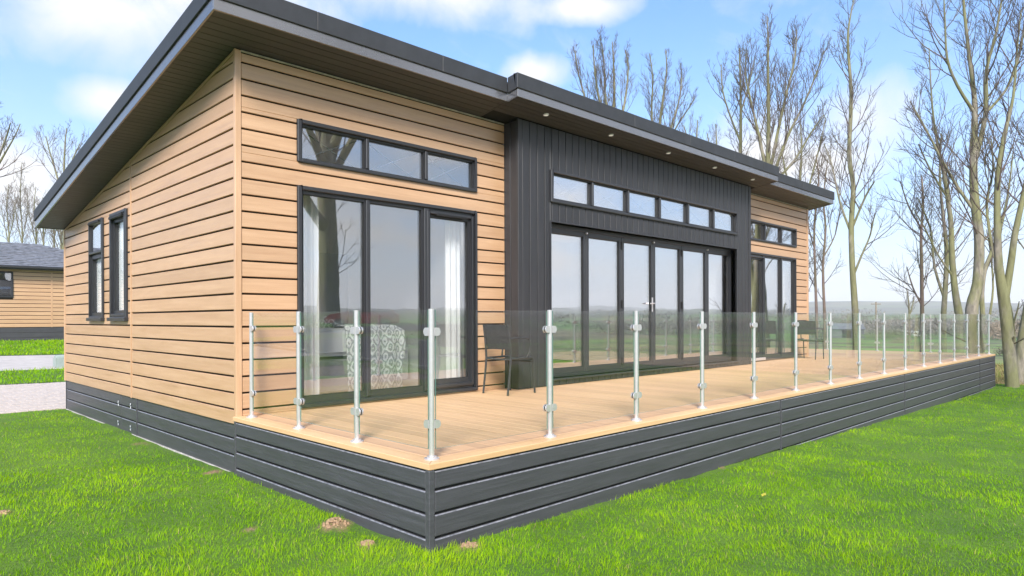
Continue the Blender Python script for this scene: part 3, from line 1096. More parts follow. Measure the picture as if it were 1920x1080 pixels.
fascia(XA, XB + .0, YF); fascia(XB, XC, YFB, [7.72]); fascia(XC, XD, YF)
capping(XA - .018, XB - .02, YF, [.62, 2.2]); capping(XB - .018, XC + .018, YFB, [5.75, 7.35, 8.95, 10.1]); capping(XC + .02, XD + .018, YF, [12.4])
for xx, s in ((XB, -1), (XC, 1)):
    a, b = sorted((xx, xx - s * .02))
    MB().prism([PITCHV(a, YFB + .022, LB0), PITCHV(b, YFB + .022, LB0), PITCHV(b, YF - .0, LB0), PITCHV(a, YF - .0, LB0)],
               [PITCHV(a, YFB + .022, LB1), PITCHV(b, YFB + .022, LB1), PITCHV(b, YF - .0, LB1), PITCHV(a, YF - .0, LB1)]).build('fascia_board', m_fascia, lodge)
    a, b = sorted((xx + s * .018, xx - s * .018))
    MB().prism([PITCHV(a, YFB + .021, LB1 - .012), PITCHV(b, YFB + .021, LB1 - .012), PITCHV(b, YF - .02, LB1 - .012), PITCHV(a, YF - .02, LB1 - .012)],
               [PITCHV(a, YFB + .021, CP1 + .002), PITCHV(b, YFB + .021, CP1 + .002), PITCHV(b, YF - .02, CP1 + .002), PITCHV(a, YF - .02, CP1 + .002)]).build('roof_capping', m_cap, lodge)
for x, s in ((XA, -1), (XD, 1)):
    cuts = [YF + .022, 8.02, YR]
    for a, b in zip(cuts[:-1], cuts[1:]):
        lo, hi = sorted((x, x - s * .02))
        MB().prism([PITCHV(lo, a + .0015, LB0), PITCHV(hi, a + .0015, LB0), PITCHV(hi, b - .0015, LB0), PITCHV(lo, b - .0015, LB0)],
                   [PITCHV(lo, a + .0015, LB1), PITCHV(hi, a + .0015, LB1), PITCHV(hi, b - .0015, LB1), PITCHV(lo, b - .0015, LB1)]).build('rake_board', m_fascia, lodge, bevel=.002)
    lo, hi = sorted((x + s * .018, x - s * .05))
    MB().prism([PITCHV(lo, YF + .020, LB1 + .004), PITCHV(hi, YF + .020, LB1 + .004), PITCHV(hi, YR + .01, LB1 + .004), PITCHV(lo, YR + .01, LB1 + .004)],
               [PITCHV(lo, YF + .020, CP1), PITCHV(hi, YF + .020, CP1 + .012), PITCHV(hi, YR + .01, CP1 + .012), PITCHV(lo, YR + .01, CP1)]).build('roof_capping', m_cap, lodge, bevel=.004)
slab('rear_fascia', XA + .021, XD - .021, YR - .019, YR, LB0, CP1 - .02, m_fascia)
MB().box(XA + .02, XD - .02, YR + .004, YR + .11, zsof(YR) + .02, zsof(YR) + .12).build('gutter', m_frame, lodge, bevel=.02)


def soffit(x0, x1, y0, y1):
    n = max(1, round((y1 - y0) / .0985)); w = (y1 - y0) / n
    for i in range(n):
        a, b = y0 + w * i + .004, y0 + w * (i + 1) - .004
        mb = MB().prism([PITCHV(x0, a, -.002), PITCHV(x1, a, -.002), PITCHV(x1, b, -.002), PITCHV(x0, b, -.002)],
                        [PITCHV(x0, a, .010), PITCHV(x1, a, .010), PITCHV(x1, b, .010), PITCHV(x0, b, .010)])
        mb.build('soffit_board', m_black_x, lodge)


soffit(XA + .022, XE - .005, YW + .0, YR - .022)
soffit(XA + .022, XB - .002, YF + .022, YW - .0)
soffit(XB + .022, XC - .022, YFB + .022, YB + .01)
soffit(XC + .002, XD - .022, YF + .022, YW - .0)
soffit(XR + .02, XD - .022, YW, YR - .022)
soffit(XB + .002, 3.72, YB - .28 + .0, YW) if False else None
MB().prism([PITCHV(XB - .001, YFB + .03, -.006), PITCHV(XB + .02, YFB + .03, -.006), PITCHV(XB + .02, YW, -.006), PITCHV(XB - .001, YW, -.006)],
           [PITCHV(XB - .001, YFB + .03, .004), PITCHV(XB + .02, YFB + .03, .004), PITCHV(XB + .02, YW, .004), PITCHV(XB - .001, YW, .004)]).build('soffit_joint', m_black_x, lodge)
slab('soffit_lining', XA + .022, XD - .022, YF + .021, YR - .02, .011, .0158, m_core_dark)
slab('soffit_lining', XB + .022, XC - .022, YFB + .021, YF + .02, .011, .0158, m_core_dark)
for x in (4.02, 5.465, 7.04, 8.59, 10.11):
    z = zsof(2.60)
    dl = MB().tube([(x, 2.60, z - .012), (x, 2.60, z + .004)], [.040, .043], 16).build('downlight', m_steel, lodge, smooth=True)
    MB().cyl(x, 2.60, z - .015, z - .0125, .030, 14).build('lens', m_lens, dl)

# ---- rooms behind the glass
def room(x0, x1, y0, y1, floor_m, z0=.02, z1=3.3):
    MB().box(x0, x1, y0, y1, z0 - .05, z0).build('room_floor', floor_m, lodge)
    mb = MB()
    mb.box(x0, x1, y1, y1 + .08, z0, z1)
    mb.box(x0 - .08, x0, y0, y1 + .08, z0, z1).box(x1, x1 + .08, y0, y1 + .08, z0, z1)
    mb.build('inner_wall', m_white, lodge)
    mb = MB().prism([(x0, y0, zsof(y0) - .06), (x1, y0, zsof(y0) - .06), (x1, y1, zsof(y1) - .06), (x0, y1, zsof(y1) - .06)],
                    [(x0, y0, zsof(y0) - .03), (x1, y0, zsof(y0) - .03), (x1, y1, zsof(y1) - .03), (x0, y1, zsof(y1) - .03)])
    mb.build('room_ceiling', m_white, lodge)


room(XE + .20, 3.62, YW + .115, 6.2, m_carpet)
room(3.85, 10.42, YB + .30, 7.6, m_lamfloor)
room(10.62, XR - .2, YW + .115, 6.2, m_carpet)
room(XE + .20, 3.62, 6.35, YK - .2, m_carpet)
dr_ = MB().box(2.35, 3.15, 6.165, 6.2, .02, 2.0).build('inner_door', m_pic, lodge, bevel=.004)
MB().box(2.30, 2.35, 6.15, 6.2, .02, 2.06).box(3.15, 3.2, 6.15, 6.2, .02, 2.06).box(2.35, 3.15, 6.15, 6.2, 2.0, 2.06).build('frame', m_white, dr_)


def curtain(x0, x1, y, z0, z1, label):
    n = 60; front = []; mb = MB()
    for i in range(n + 1):
        t_ = i / n
        x = x0 + (x1 - x0) * t_
        dy = .030 * math.sin(t_ * (x1 - x0) / .085 * 6.283) + .008 * math.sin(t_ * 31)
        front.append((x, dy))
    for zi, (z, k) in enumerate(((z0, 1.0), ((z0 + z1) / 2, .9), (z1, .75))):
        for x, dy in front: mb.v.append((x, y + dy * k, z))
    for zi, (z, k) in enumerate(((z0, 1.0), ((z0 + z1) / 2, .9), (z1, .75))):
        for x, dy in front: mb.v.append((x, y + dy * k + .004, z))
    N = n + 1
    for r_ in range(2):
        for i in range(n):
            a = r_ * N + i
            mb.f.append((a, a + 1, a + N + 1, a + N)); mb.m.append(0)
            c = a + 3 * N
            mb.f.append((c + N, c + N + 1, c + 1, c)); mb.m.append(0)
    return tag(mb.build('curtain', m_white_cloth, None, smooth=True), label, 'curtain', 'white curtains inside the lodge')


curtain(.72, 1.04, YW + .22, .06, 2.36, 'narrow white curtain bunched beside the bed at the house-corner end of the bedroom glazing')
curtain(2.86, 3.14, YW + .22, .06, 2.30, 'white curtain behind the glazed door beside the black patio chair')
curtain(4.45, 4.70, YB + .40, .06, 2.30, 'white curtain at the near end of the bifold doors')
curtain(9.30, 9.82, YB + .40, .06, 2.30, 'white curtain at the far end of the bifold doors')
curtain(12.75, 13.25, YW + .22, .06, 2.30, 'white curtain in the far glazed door beyond the charcoal bay')

m_throw, t, b = mat('patterned_throw')
v, _ = objvec(t, False)
sx = t.new('ShaderNodeSeparateXYZ'); t.put(sx.inputs[0], v)
hz_ = t.math('ADD', t.math('MULTIPLY', sx.outputs[2], 1.0), t.math('MULTIPLY', sx.outputs[1], 1.0))
c1 = t.math('COSINE', t.math('MULTIPLY', sx.outputs[0], 6.2832 / .13))
c2 = t.math('COSINE', t.math('MULTIPLY', hz_, 6.2832 / .21))
og = t.math('ADD', t.math('MULTIPLY', t.math('ADD', c1, c2), 1.25), t.math('MULTIPLY', t.noise(v, 26, 3, .6), 2.6))
pat = t.math('SINE', t.math('MULTIPLY', og, 2.6))
t.put(b.inputs['Base Color'], t.ramp(t.remap(pat, -1, 1), [(.42, (.33, .35, .37)), (.55, (.76, .78, .78))]))
b.inputs['Roughness'].default_value = .9
bed = thing('bed', 'double bed with white mattress and grey patterned throw behind the bedroom glazing', 'bed', (1.8, 4.6, .02))
MB().box(1.28, 2.34, 3.86, 5.8, .06, .46).build('bed_base', m_carpet, bed, bevel=.02)
MB().box(1.24, 2.38, 3.80, 5.85, .50, .84).build('mattress', m_white_cloth, bed, bevel=.05, seg=3)
mb = MB()
rows_ = [(3.72, .06), (3.725, .3), (3.74, .6), (3.76, .80), (3.80, .862), (4.0, .868), (4.35, .868), (4.6, .866)]
nx = 24
for k, (y, z) in enumerate(rows_):
    for i in range(nx + 1):
        t_ = i / nx
        x1_ = 2.40 + (.06 if k < 2 else .12 if k < 4 else 0)
        x = 1.66 + (x1_ - 1.66) * t_
        wob = (.022 * math.sin(t_ * 22 + k * .4)) * (1 if k < 3 else .3)
        mb.v.append((x, y + wob, z))
n1 = nx + 1
for k in range(len(rows_) - 1):
    for i in range(nx):
        a = k * n1 + i
        mb.f.append((a, a + 1, a + n1 + 1, a + n1)); mb.m.append(0)
th_ = mb.build('throw', m_throw, bed, smooth=True)
sf = th_.modifiers.new('thickness', 'SOLIDIFY'); sf.thickness = .015; sf.offset = 1
mb = MB().box(1.42, 1.72, 4.0, 4.4, .845, .95)
pil = mb.build('pillow', m_throw, bed, bevel=.045, seg=3)
tag(MB().box(2.9, 3.5, 5.0, 5.9, .02, .55).build('bedside_chest', m_pic, None, bevel=.01), 'pale low chest against the bedroom side wall', 'chest')

# ------------------------------------------------------------------ the deck
DX1, DY1 = 18.22, 6.0
deck = thing('deck', 'raised timber-look deck with anthracite boarded skirt around the lodge front', 'deck', (9.0, 1.5, -.6))
nb = int((DX1 - .30) / .1465)
me1 = mesh_of(MB().box(-.0717, .0717, .150, YW - .006, -.028, -.001), 'deck_board', m_deck, bevel=.002)
me2 = mesh_of(MB().box(-.0717, .0717, .150, DY1, -.028, -.001), 'deck_board_long', m_deck, bevel=.003)
inv = Matrix.Translation(-WORLD[deck.name])
for i in range(nb):
    x = .15 + .1465 * (i + .5)
    o = bpy.data.objects.new('deck_board', me2 if x > XR + .1 else me1)
    COL.objects.link(o); o.parent = deck; o.matrix_parent_inverse = inv; o.location = (x, 0, 0)
MB().box(.04, DX1 - .04, .04, YW - .01, -.06, -.031).box(XR + .1, DX1 - .04, YW - .01, DY1, -.06, -.031).build('deck_bearer', m_core, deck)
mb = MB()
# picture-frame edging, mitred at the corner
def edging(ring, z0=-.042, z1=0.0):
    return MB().prism([(x, y, z0) for x, y in ring], [(x, y, z1) for x, y in ring])
edging([(0, 0), (DX1, 0), (DX1 - .147, .147), (.147, .147)]).build('edge_board', m_deck_edge, deck, bevel=.004)
edging([(0, .0015), (.1455, .147), (.1455, YW + .0), (0, YW + .0)]).build('edge_board', m_deck_edge, deck, bevel=.004)
edging([(DX1, .0015), (DX1, DY1), (DX1 - .1455, DY1), (DX1 - .1455, .147)]).build('edge_board', m_deck_edge, deck, bevel=.004)
zs = [-.046, -.178, -.335, -.495, -.652, -.81, -1.0]
seams = [.03, 5.386, 10.45, 16.42, 18.17]
for a, b in zip(seams[:-1], seams[1:]):
    for hi, lo in zip(zs[:-1], zs[1:]):
        board('skirting_board', 'deckf', [(a + .018, lo + .0085), (b - .018, lo + .0085), (b - .018, hi - .0085), (a + .018, hi - .0085)], deck, m_grey_x, .016, .007, lip=m_lip_light)
for hi, lo in zip(zs[:-1], zs[1:]):
    board('skirting_board', 'deckl', [(.046, lo + .0085), (YW - .06, lo + .0085), (YW - .06, hi - .0085), (.046, hi - .0085)], deck, m_grey_y, .016, .007, lip=m_lip_light)
    MB().box(18.166, 18.182, .04, DY1, lo + .0085, hi - .0085).build('skirting_board', m_grey_y, deck)
MB().box(.03, 18.16, .024, .035, -1.0, -.045).box(.024, .035, .0352, YW - .03, -1.0, -.045).box(18.15, 18.165, .036, DY1, -1., -.045).build('skirting_lining', m_core_dark, deck)
for x in seams[1:-1]:
    MB().box(x - .010, x + .010, .000, .02, -1.0, -.045).build('cover_strip', m_grey_x, deck, bevel=.003)
MB().box(.0, .046, -.000, .046, -1.0, -.044).build('corner_post', m_grey_x, deck, bevel=.004)
MB().box(18.155, 18.19, -.000, .036, -1.0, -.044).build('corner_post', m_grey_x, deck, bevel=.004)
MB().box(.0, .022, YW - .062, YW - .028, -1.0, -.044).build('corner_post', m_grey_y, deck, bevel=.004)
bs = MB()
for i in range(40):
    xa, xb = 3.5 + i * .36, 3.5 + (i + 1) * .36
    za, zb = float(hbase(xa, 0)) + .016, float(hbase(xb, 0)) + .016
    bs.prism([(xa, -.006, za - .05), (xa, .0, za - .05), (xa, .0, za), (xa, -.006, za)], [(xb, -.006, zb - .05), (xb, .0, zb - .05), (xb, .0, zb), (xb, -.006, zb)])


# ------------------------------------------------------------------ glass balustrade
bal = thing('glass_balustrade', 'clear glass balustrade on round steel posts along the deck edge', 'balustrade', (.12, .12, 0))
pm = MB().cyl(0, 0, 0, .010, .052, 20).cyl(0, 0, .010, .022, .034, 20).cyl(0, 0, .0, 1.018, .0190, 18)
me_post = mesh_of(pm, 'post', m_steel, smooth=True)
cm = MB()
prof = [(.014, -.028), (.044, -.028)] + [(.044 + .022 * math.cos(a), .028 * math.sin(a)) for a in (-1.1, -.5, 0, .5, 1.1)] + [(.044, .028), (.014, .028)]
cm.prism([(u, -.0175, w) for u, w in prof], [(u, -.0065, w) for u, w in prof], 0)
cm.prism([(u, .0065, w) for u, w in prof], [(u, .0175, w) for u, w in prof], 0)
p2 = [(.014, -.026)] + [(.044 + .019 * math.cos(a), .025 * math.sin(a)) for a in (-1.5, -.7, 0, .7, 1.5)] + [(.014, .026)]
cm.prism([(u, -.0068, w) for u, w in p2], [(u, -.0052, w) for u, w in p2], 1)
cm.prism([(u, .0052, w) for u, w in p2], [(u, .0068, w) for u, w in p2], 1)
me_clamp = mesh_of(cm, 'clamp', [m_steel, m_rubber], bevel=0)
front_x = [.115 + (18.10 - .115) * i / 15 for i in range(16)]
left_y = [1.05, 1.98, 2.93]
end_y = [1.42, 2.74, 4.1, 5.4]
posts = [(x, .12, ([0] if i < 15 else [90]) + ([180] if i > 0 else [90])) for i, x in enumerate(front_x)]
posts += [(.115, y, ([270] + ([90] if k < 2 else []))) for k, y in enumerate(left_y)]
posts += [(18.10, y, ([270] + ([90] if k < 3 else []))) for k, y in enumerate(end_y)]
binv = Matrix.Translation(-WORLD[bal.name])
for x, y, dirs in posts:
    o = bpy.data.objects.new('post', me_post)
    COL.objects.link(o); o.parent = bal; o.matrix_parent_inverse = binv; o.location = (x, y, 0)
    for a in dirs:
        for z in (.236, .863):
            lchild('clamp', me_clamp, o, (0, 0, z), R(a))


def panel(p, q):
    p, q = Vector((*p, 0)), Vector((*q, 0))
    d = (q - p).normalized(); n = Vector((-d.y, d.x, 0))
    a, b = p + d * .034, q - d * .034
    mb = MB()
    w = .005
    mb.prism([a - n * w + Vector((0, 0, .065)), b - n * w + Vector((0, 0, .065)), b + n * w + Vector((0, 0, .065)), a + n * w + Vector((0, 0, .065))],
             [a - n * w + Vector((0, 0, 1.012)), b - n * w + Vector((0, 0, 1.012)), b + n * w + Vector((0, 0, 1.012)), a + n * w + Vector((0, 0, 1.012))])
    # broad faces clear, cut edges green
    mb.m = [0, 1, 0, 1, 1, 1]
    mb.build('glass_panel', [m_glass, m_glass_edge], bal)


for a, b in zip(front_x[:-1], front_x[1:]): panel((a, .12), (b, .12))
ly = [.12] + left_y
for a, b in zip(ly[:-1], ly[1:]): panel((.115, a), (.115, b))
ey = [.12] + end_y
for a, b in zip(ey[:-1], ey[1:]): panel((18.10, a), (18.10, b))


# ------------------------------------------------------------------ patio chairs (facing +x in their own coordinates)
def chair_parts():
    P = {}
    seat = MB()
    N = 8
    for i in range(N + 1):
        t_ = i / N
        x = .03 + .42 * t_; dz = .438 - .018 * math.sin(t_ * 2.6)
        for y in (-.205, .205): seat.v.append((x, y, dz))
        for y in (-.205, .205): seat.v.append((x, y, dz + .012))
    for i in range(N):
        a = i * 4
        for q in ((a + 2, a + 3, a + 7, a + 6), (a + 1, a, a + 4, a + 5), (a, a + 2, a + 6, a + 4), (a + 3, a + 1, a + 5, a + 7)):
            seat.f.append(q); seat.m.append(0)
    P['seat'] = mesh_of(seat, 'seat', m_chair)
    bk = MB()
    M_ = 6
    for i in range(M_ + 1):
        t_ = i / M_
        z = .565 + .31 * t_
        x = .025 - .055 * t_
        w = .205 + .012 * t_
        for y in (-w, -w * .5, 0, w * .5, w):
            bk.v.append((x - .022 * (1 - (y / w) ** 2), y, z))
    for i in range(M_):
        for j in range(4):
            a = i * 5 + j
            bk.f.append((a, a + 1, a + 6, a + 5)); bk.m.append(0)
    n = len(bk.v)
    bk.v += [(x + .010, y, z) for x, y, z in bk.v]
    bk.f += [tuple(n + i for i in reversed(q)) for q in bk.f]; bk.m = [0] * len(bk.f)
    ring = [i for i in range(5)] + [5 * k + 4 for k in range(1, M_ + 1)] + [5 * M_ + 3 - j for j in range(4)] + [5 * k for k in range(M_ - 1, 0, -1)]
    for a, b in zip(ring, ring[1:] + ring[:1]): bk.f.append((b, a, n + a, n + b)); bk.m.append(0)
    P['backrest'] = mesh_of(bk, 'backrest', m_chair, smooth=True)
    for s, nm in ((-1, 'r'), (1, 'l')):
        y = .222 * s
        lg = MB().tube([(.44 + .012, y, .0), (.430, y, .30), (.425, y, .42), (.415, y, .445), (.39, y * .99, .456), (.22, y * .98, .452), (.02, y, .450)], [.0125, .0135, .014, .014, .014, .013, .013], 8)
        P['front' + nm] = mesh_of(lg, 'front_leg', m_chair, smooth=True)
        lr = MB().tube([(-.035, y, 0.), (.012, y, .34), (.022, y, .46), (.012, y, .60), (-.006, y * .99, .74), (-.03, y * .98, .872)], [.0125, .0135, .014, .0135, .013, .012], 8)
        P['rear' + nm] = mesh_of(lr, 'rear_leg', m_chair, smooth=True)
        ya = .245 * s
        ar = MB().tube([(-.004, y, .70), (.05, ya, .705), (.24, ya, .71), (.315, ya, .70), (.34, ya, .665), (.345, ya, .60), (.33, ya, .52), (.30, y, .455)], [.011] * 8, 8)
        P['arm' + nm] = mesh_of(ar, 'armrest', m_chair, smooth=True)
    cs = MB().tube([(.425, -.222, .40), (.425, .222, .40)], .010, 8).tube([(.018, -.222, .44), (.018, .222, .44)], .011, 8)
    P['rail'] = mesh_of(cs, 'seat_rail', m_chair, smooth=True)
    return P


CP = chair_parts()


def make_chair(loc, rz, label):
    t = thing('patio_chair', label, 'chair', loc, 'dark metal patio armchairs', rz)
    for key, me in CP.items():
        nm = {'seat': 'seat', 'backrest': 'backrest', 'rail': 'seat_rail'}.get(key)
        if nm is None: nm = 'front_leg' if key.startswith('front') else 'rear_leg' if key.startswith('rear') else 'armrest'
        lchild(nm, me, t)
    return t


make_chair((3.135, 2.64, 0), R(0), 'charcoal metal armchair standing where the oak wall meets the charcoal bay')
make_chair((12.86, 2.66, 0), R(0), 'charcoal metal armchair standing at the far oak corner of the lodge')
# ------------------------------------------------------------------ bare trees
def perp(d, r_):
    a = d.orthogonal().normalized(); b = d.cross(a)
    t_ = r_.random() * 6.28318
    return a * math.cos(t_) + b * math.sin(t_)


UP = Vector((0, 0, 1))


def limb(p, d, L, n, up, wob, r_):
    pts = [p.copy()]
    q = p.copy(); d = d.copy()
    for i in range(n):
        d = (d + UP * up + Vector((r_.gauss(0, wob), r_.gauss(0, wob), r_.gauss(0, wob * .7)))).normalized()
        q = q + d * (L / n)
        pts.append(q.copy())
    return pts


def along(pts, t_):
    f = t_ * (len(pts) - 1); i = min(int(f), len(pts) - 2); k = f - i
    return pts[i].lerp(pts[i + 1], k), (pts[i + 1] - pts[i]).normalized(), i, k


def grow(skels, seed, blen, step, start=.3, up=.16, twig=.0068, lv=3, sub=5, spread=(28, 58), fine=3, kfac=1.0):
    """skels: list of (points, radii). returns (trunk mesh, crown mesh) builders"""
    r_ = random.Random(seed)
    T_, C_ = MB(), MB()
    for pts, rad in skels:
        T_.tube(pts, rad, 9 if max(rad) > .05 else 6)
        L = sum((b - a).length for a, b in zip(pts[:-1], pts[1:]))
        s0 = start
        cum = [0]
        for a, b in zip(pts[:-1], pts[1:]): cum.append(cum[-1] + (b - a).length)
        s = L * s0
        while s < L * .985:
            i = max(k for k in range(len(cum) - 1) if cum[k] <= s)
            k = (s - cum[i]) / max(1e-6, cum[i + 1] - cum[i])
            p = pts[i].lerp(pts[i + 1], k); ax = (pts[i + 1] - pts[i]).normalized()
            rl = rad[i] * (1 - k) + rad[i + 1] * k
            tt = (s / L - s0) / (1 - s0)
            bl = blen * (1.0 - .72 * tt) * r_.uniform(.55, 1.15)
            an = R(r_.uniform(*spread))
            d = (ax * math.cos(an) + perp(ax, r_) * math.sin(an)).normalized()
            if d.z < -.05: d.z = .1; d.normalize()
            r0 = min(rl * .6, .006 + .010 * bl) * kfac
            bp = limb(p, d, bl * 1.2, 5, up, .075, r_)
            C_.tube(bp, [r0 * (1 - .7 * j / 5) for j in range(6)], 5 if r0 > .02 else 4, 0, False)
            for _ in range(sub if bl > .5 else max(1, sub // 2)):
                t2 = r_.uniform(.18, .98)
                q, ax2, _, _ = along(bp, t2)
                an = R(r_.uniform(25, 55))
                d2 = (ax2 * math.cos(an) + perp(ax2, r_) * math.sin(an)).normalized()
                l2 = bl * r_.uniform(.32, .68) * (1.1 - .5 * t2)
                r2 = max(twig, min(r0 * (1 - .6 * t2) * .75, .005 + .007 * l2))
                bp2 = limb(q, d2, l2, 3, up * .9, .08, r_)
                C_.tube(bp2, [r2, r2 * .85, r2 * .7, r2 * .5], 3, 0, False)
                if lv > 2:
                    for _ in range(fine):
                        q3, ax3, _, _ = along(bp2, r_.uniform(.25, 1))
                        an = R(r_.uniform(20, 50))
                        d3 = (ax3 * math.cos(an) + perp(ax3, r_) * math.sin(an)).normalized()
                        bp3 = limb(q3, d3, l2 * r_.uniform(.35, .8), 2, up * .8, .08, r_)
                        C_.tube(bp3, [twig * .9, twig * .75, twig * .45], 3, 0, False)
            s += step * 1.55 * r_.uniform(.6, 1.4) * (1 - .35 * tt)
    return T_, C_


def px_path(pl, depth, d1=None):
    """a stem given by photograph pixels and widths, stood at its real distance"""
    d1 = depth if d1 is None else d1
    n = len(pl); pts = []; rad = []
    for i, (x, y, w) in enumerate(pl):
        dd = depth + (d1 - depth) * i / max(1, n - 1)
        pts.append(img(x, y, dd)); rad.append(max(.010, w / FPX * dd * .27))
    # smooth it
    P, Q = [], []
    for i in range(n - 1):
        p0, p1, p2, p3 = pts[max(i - 1, 0)], pts[i], pts[i + 1], pts[min(i + 2, n - 1)]
        for k in range(3):
            t_ = k / 3
            P.append(.5 * ((2 * p1) + (p2 - p0) * t_ + (2 * p0 - 5 * p1 + 4 * p2 - p3) * t_ ** 2 + (3 * p1 - p0 - 3 * p2 + p3) * t_ ** 3))
            Q.append(rad[i] + (rad[i + 1] - rad[i]) * t_)
    P.append(pts[-1]); Q.append(rad[-1])
    return P, Q


def tree(label, skels, seed, blen, step, bk=None, tw=None, root=True, group='bare winter trees', **kw):
    p0 = skels[0][0][0]
    gz = float(hfar(np.array(p0.x), np.array(p0.y))) - .12
    if root and p0.z > gz:                      # carry the first stem down to the ground
        pts, rad = skels[0]
        base = Vector((p0.x + .0, p0.y, gz))
        skels = [([base] + [base.lerp(p0, .5)] + pts, [rad[0] * 1.3, rad[0] * 1.05] + rad)] + list(skels[1:])
    t = thing('bare_tree', label, 'tree', (p0.x, p0.y, gz), group)
    T_, C_ = grow(skels, seed, blen, step, **kw)
    T_.build('trunk', bk or m_bark, t, smooth=True)
    C_.build('crown', tw or m_twig, t)
    return t


# the trees beyond the far end of the deck
tree('slender mossy tree rising alone between the lodge corner and the tree cluster', [
    px_path([(1606, 655, 25), (1603, 580, 22), (1598, 500, 19), (1596, 420, 18), (1600, 350, 16), (1592, 290, 15), (1596, 180, 12), (1590, 90, 9), (1592, 45, 6), (1605, -20, 3)], 26),
    px_path([(1599, 520, 9), (1615, 480, 7), (1632, 440, 5), (1640, 400, 3)], 26, 25.4),
    px_path([(1597, 430, 9), (1622, 370, 7), (1640, 340, 4)], 26, 25.2),
    px_path([(1597, 440, 9), (1575, 380, 7), (1560, 310, 5), (1545, 270, 3)], 26, 26.6)], 3, 2.0, .20, start=.40, up=.22)
tree('tall forked mossy tree with thick bent trunk in the middle of the cluster', [
    px_path([(1826, 655, 44), (1822, 580, 40), (1833, 530, 33), (1836, 450, 31), (1828, 380, 28), (1825, 310, 25), (1828, 200, 17), (1818, 110, 12), (1808, 20, 9), (1800, -80, 4)], 24),
    px_path([(1827, 305, 18), (1841, 250, 16), (1849, 200, 14), (1850, 130, 11), (1868, 60, 8), (1884, -40, 4)], 24, 23.3),
    px_path([(1827, 395, 12), (1795, 350, 10), (1766, 300, 8), (1735, 240, 6), (1706, 190, 4)], 24, 24.8),
    px_path([(1826, 210, 12), (1795, 160, 10), (1776, 110, 8), (1772, 40, 5), (1768, -40, 3)], 24, 23.4),
    px_path([(1850, 210, 10), (1885, 170, 8), (1910, 110, 6), (1922, 40, 4)], 23.5, 23)], 5, 2.5, .22, start=.30, up=.22)
tree('mossy tree forking into a V just beyond the deck corner', [
    px_path([(1898, 722, 42), (1889, 620, 37), (1882, 558, 36), (1873, 500, 26), (1870, 420, 22), (1871, 330, 18), (1884, 250, 14), (1900, 180, 9), (1907, 90, 6), (1915, 20, 3)], 17.2),
    px_path([(1885, 560, 24), (1896, 490, 22), (1903, 440, 20), (1918, 370, 17), (1932, 300, 13), (1948, 200, 9), (1952, 90, 5)], 17.2, 16.8),
    px_path([(1871, 505, 11), (1858, 450, 9), (1850, 380, 8), (1862, 320, 6), (1858, 260, 4)], 17.2, 17.6),
    px_path([(1897, 655, 9), (1902, 630, 6)], 17.2, 17.0)], 8, 1.9, .22, start=.38, up=.2)
tree('leaning mossy trunk at the right-hand frame edge beside the V-forked tree', [
    px_path([(1908, 722, 36), (1916, 650, 34), (1932, 560, 32), (1950, 450, 28), (1962, 330, 22), (1970, 200, 14), (1978, 60, 6)], 17.9)], 9, 2.0, .26, start=.35)
tree('thin dark sapling growing between the V-forked tree and its leaning neighbour', [
    px_path([(1903, 665, 9), (1901, 620, 8), (1895, 575, 6), (1889, 560, 4)], 18.6), px_path([(1901, 605, 6), (1908, 580, 5), (1911, 565, 3)], 18.6)], 10, .4, .3, start=.6)
tree('curving mossy tree left of the thick bent trunk', [
    px_path([(1798, 590, 26), (1790, 540, 21), (1785, 480, 19), (1783, 420, 16), (1778, 380, 14), (1770, 325, 12), (1760, 285, 9), (1748, 200, 6), (1742, 90, 3)], 27.5),
    px_path([(1776, 370, 8), (1745, 320, 6), (1722, 270, 4)], 27.5, 28),
    px_path([(1788, 520, 8), (1760, 480, 6), (1735, 430, 5), (1712, 390, 3)], 27.5, 27)], 12, 2.4, .28, start=.35, up=.2)
tree('reddish thin tree with wide low branches at the left of the cluster', [
    px_path([(1729, 590, 13), (1728, 500, 11), (1727, 440, 9), (1731, 380, 7), (1728, 330, 4)], 31),
    px_path([(1727, 570, 6), (1712, 540, 5), (1700, 500, 3)], 31),
    px_path([(1729, 430, 6), (1705, 390, 5), (1688, 340, 3)], 31, 30)], 13, 2.4, .24, bk=m_bark_pink, start=.3, up=.14)
tree('straight double-stemmed tree close behind the curving mossy tree', [
    px_path([(1769, 590, 18), (1773, 530, 16), (1775, 470, 14), (1768, 400, 10), (1762, 330, 7), (1765, 250, 4)], 29),
    px_path([(1771, 560, 10), (1752, 500, 8), (1745, 430, 6), (1720, 370, 4)], 29, 29.6)], 14, 2.0, .28, start=.3)
tree('pale bent tree close right of the thick bent trunk', [
    px_path([(1843, 600, 16), (1841, 550, 15), (1847, 505, 13), (1860, 470, 11), (1878, 420, 9), (1892, 350, 6), (1900, 280, 3)], 25.6),
    px_path([(1856, 590, 8), (1862, 540, 6), (1858, 480, 5), (1850, 430, 3)], 26)], 15, 1.8, .3, start=.4)
tree('low twiggy tree in front of the hills between the post and the cluster', [
    px_path([(1705, 600, 6), (1704, 570, 5), (1700, 540, 3)], 34), px_path([(1706, 590, 4), (1714, 560, 3)], 34)], 16, 1.0, .2, start=.2, tw=m_twig_far)
tree('left one of two pinkish stems beside the far lodge corner', [
    px_path([(1531, 590, 10), (1528, 500, 8), (1527, 420, 7), (1535, 340, 5), (1530, 290, 3)], 30), px_path([(1528, 470, 5), (1517, 430, 4), (1512, 390, 3)], 30)], 17, 1.6, .3, bk=m_bark_pink, start=.35)
tree('right one of two pinkish stems beside the far lodge corner', [
    px_path([(1546, 590, 10), (1543, 500, 8), (1548, 430, 7), (1544, 370, 5), (1552, 300, 3)], 30.6), px_path([(1545, 480, 5), (1566, 440, 4), (1577, 380, 3)], 30.6)], 18, 1.8, .28, bk=m_bark_pink, start=.3)
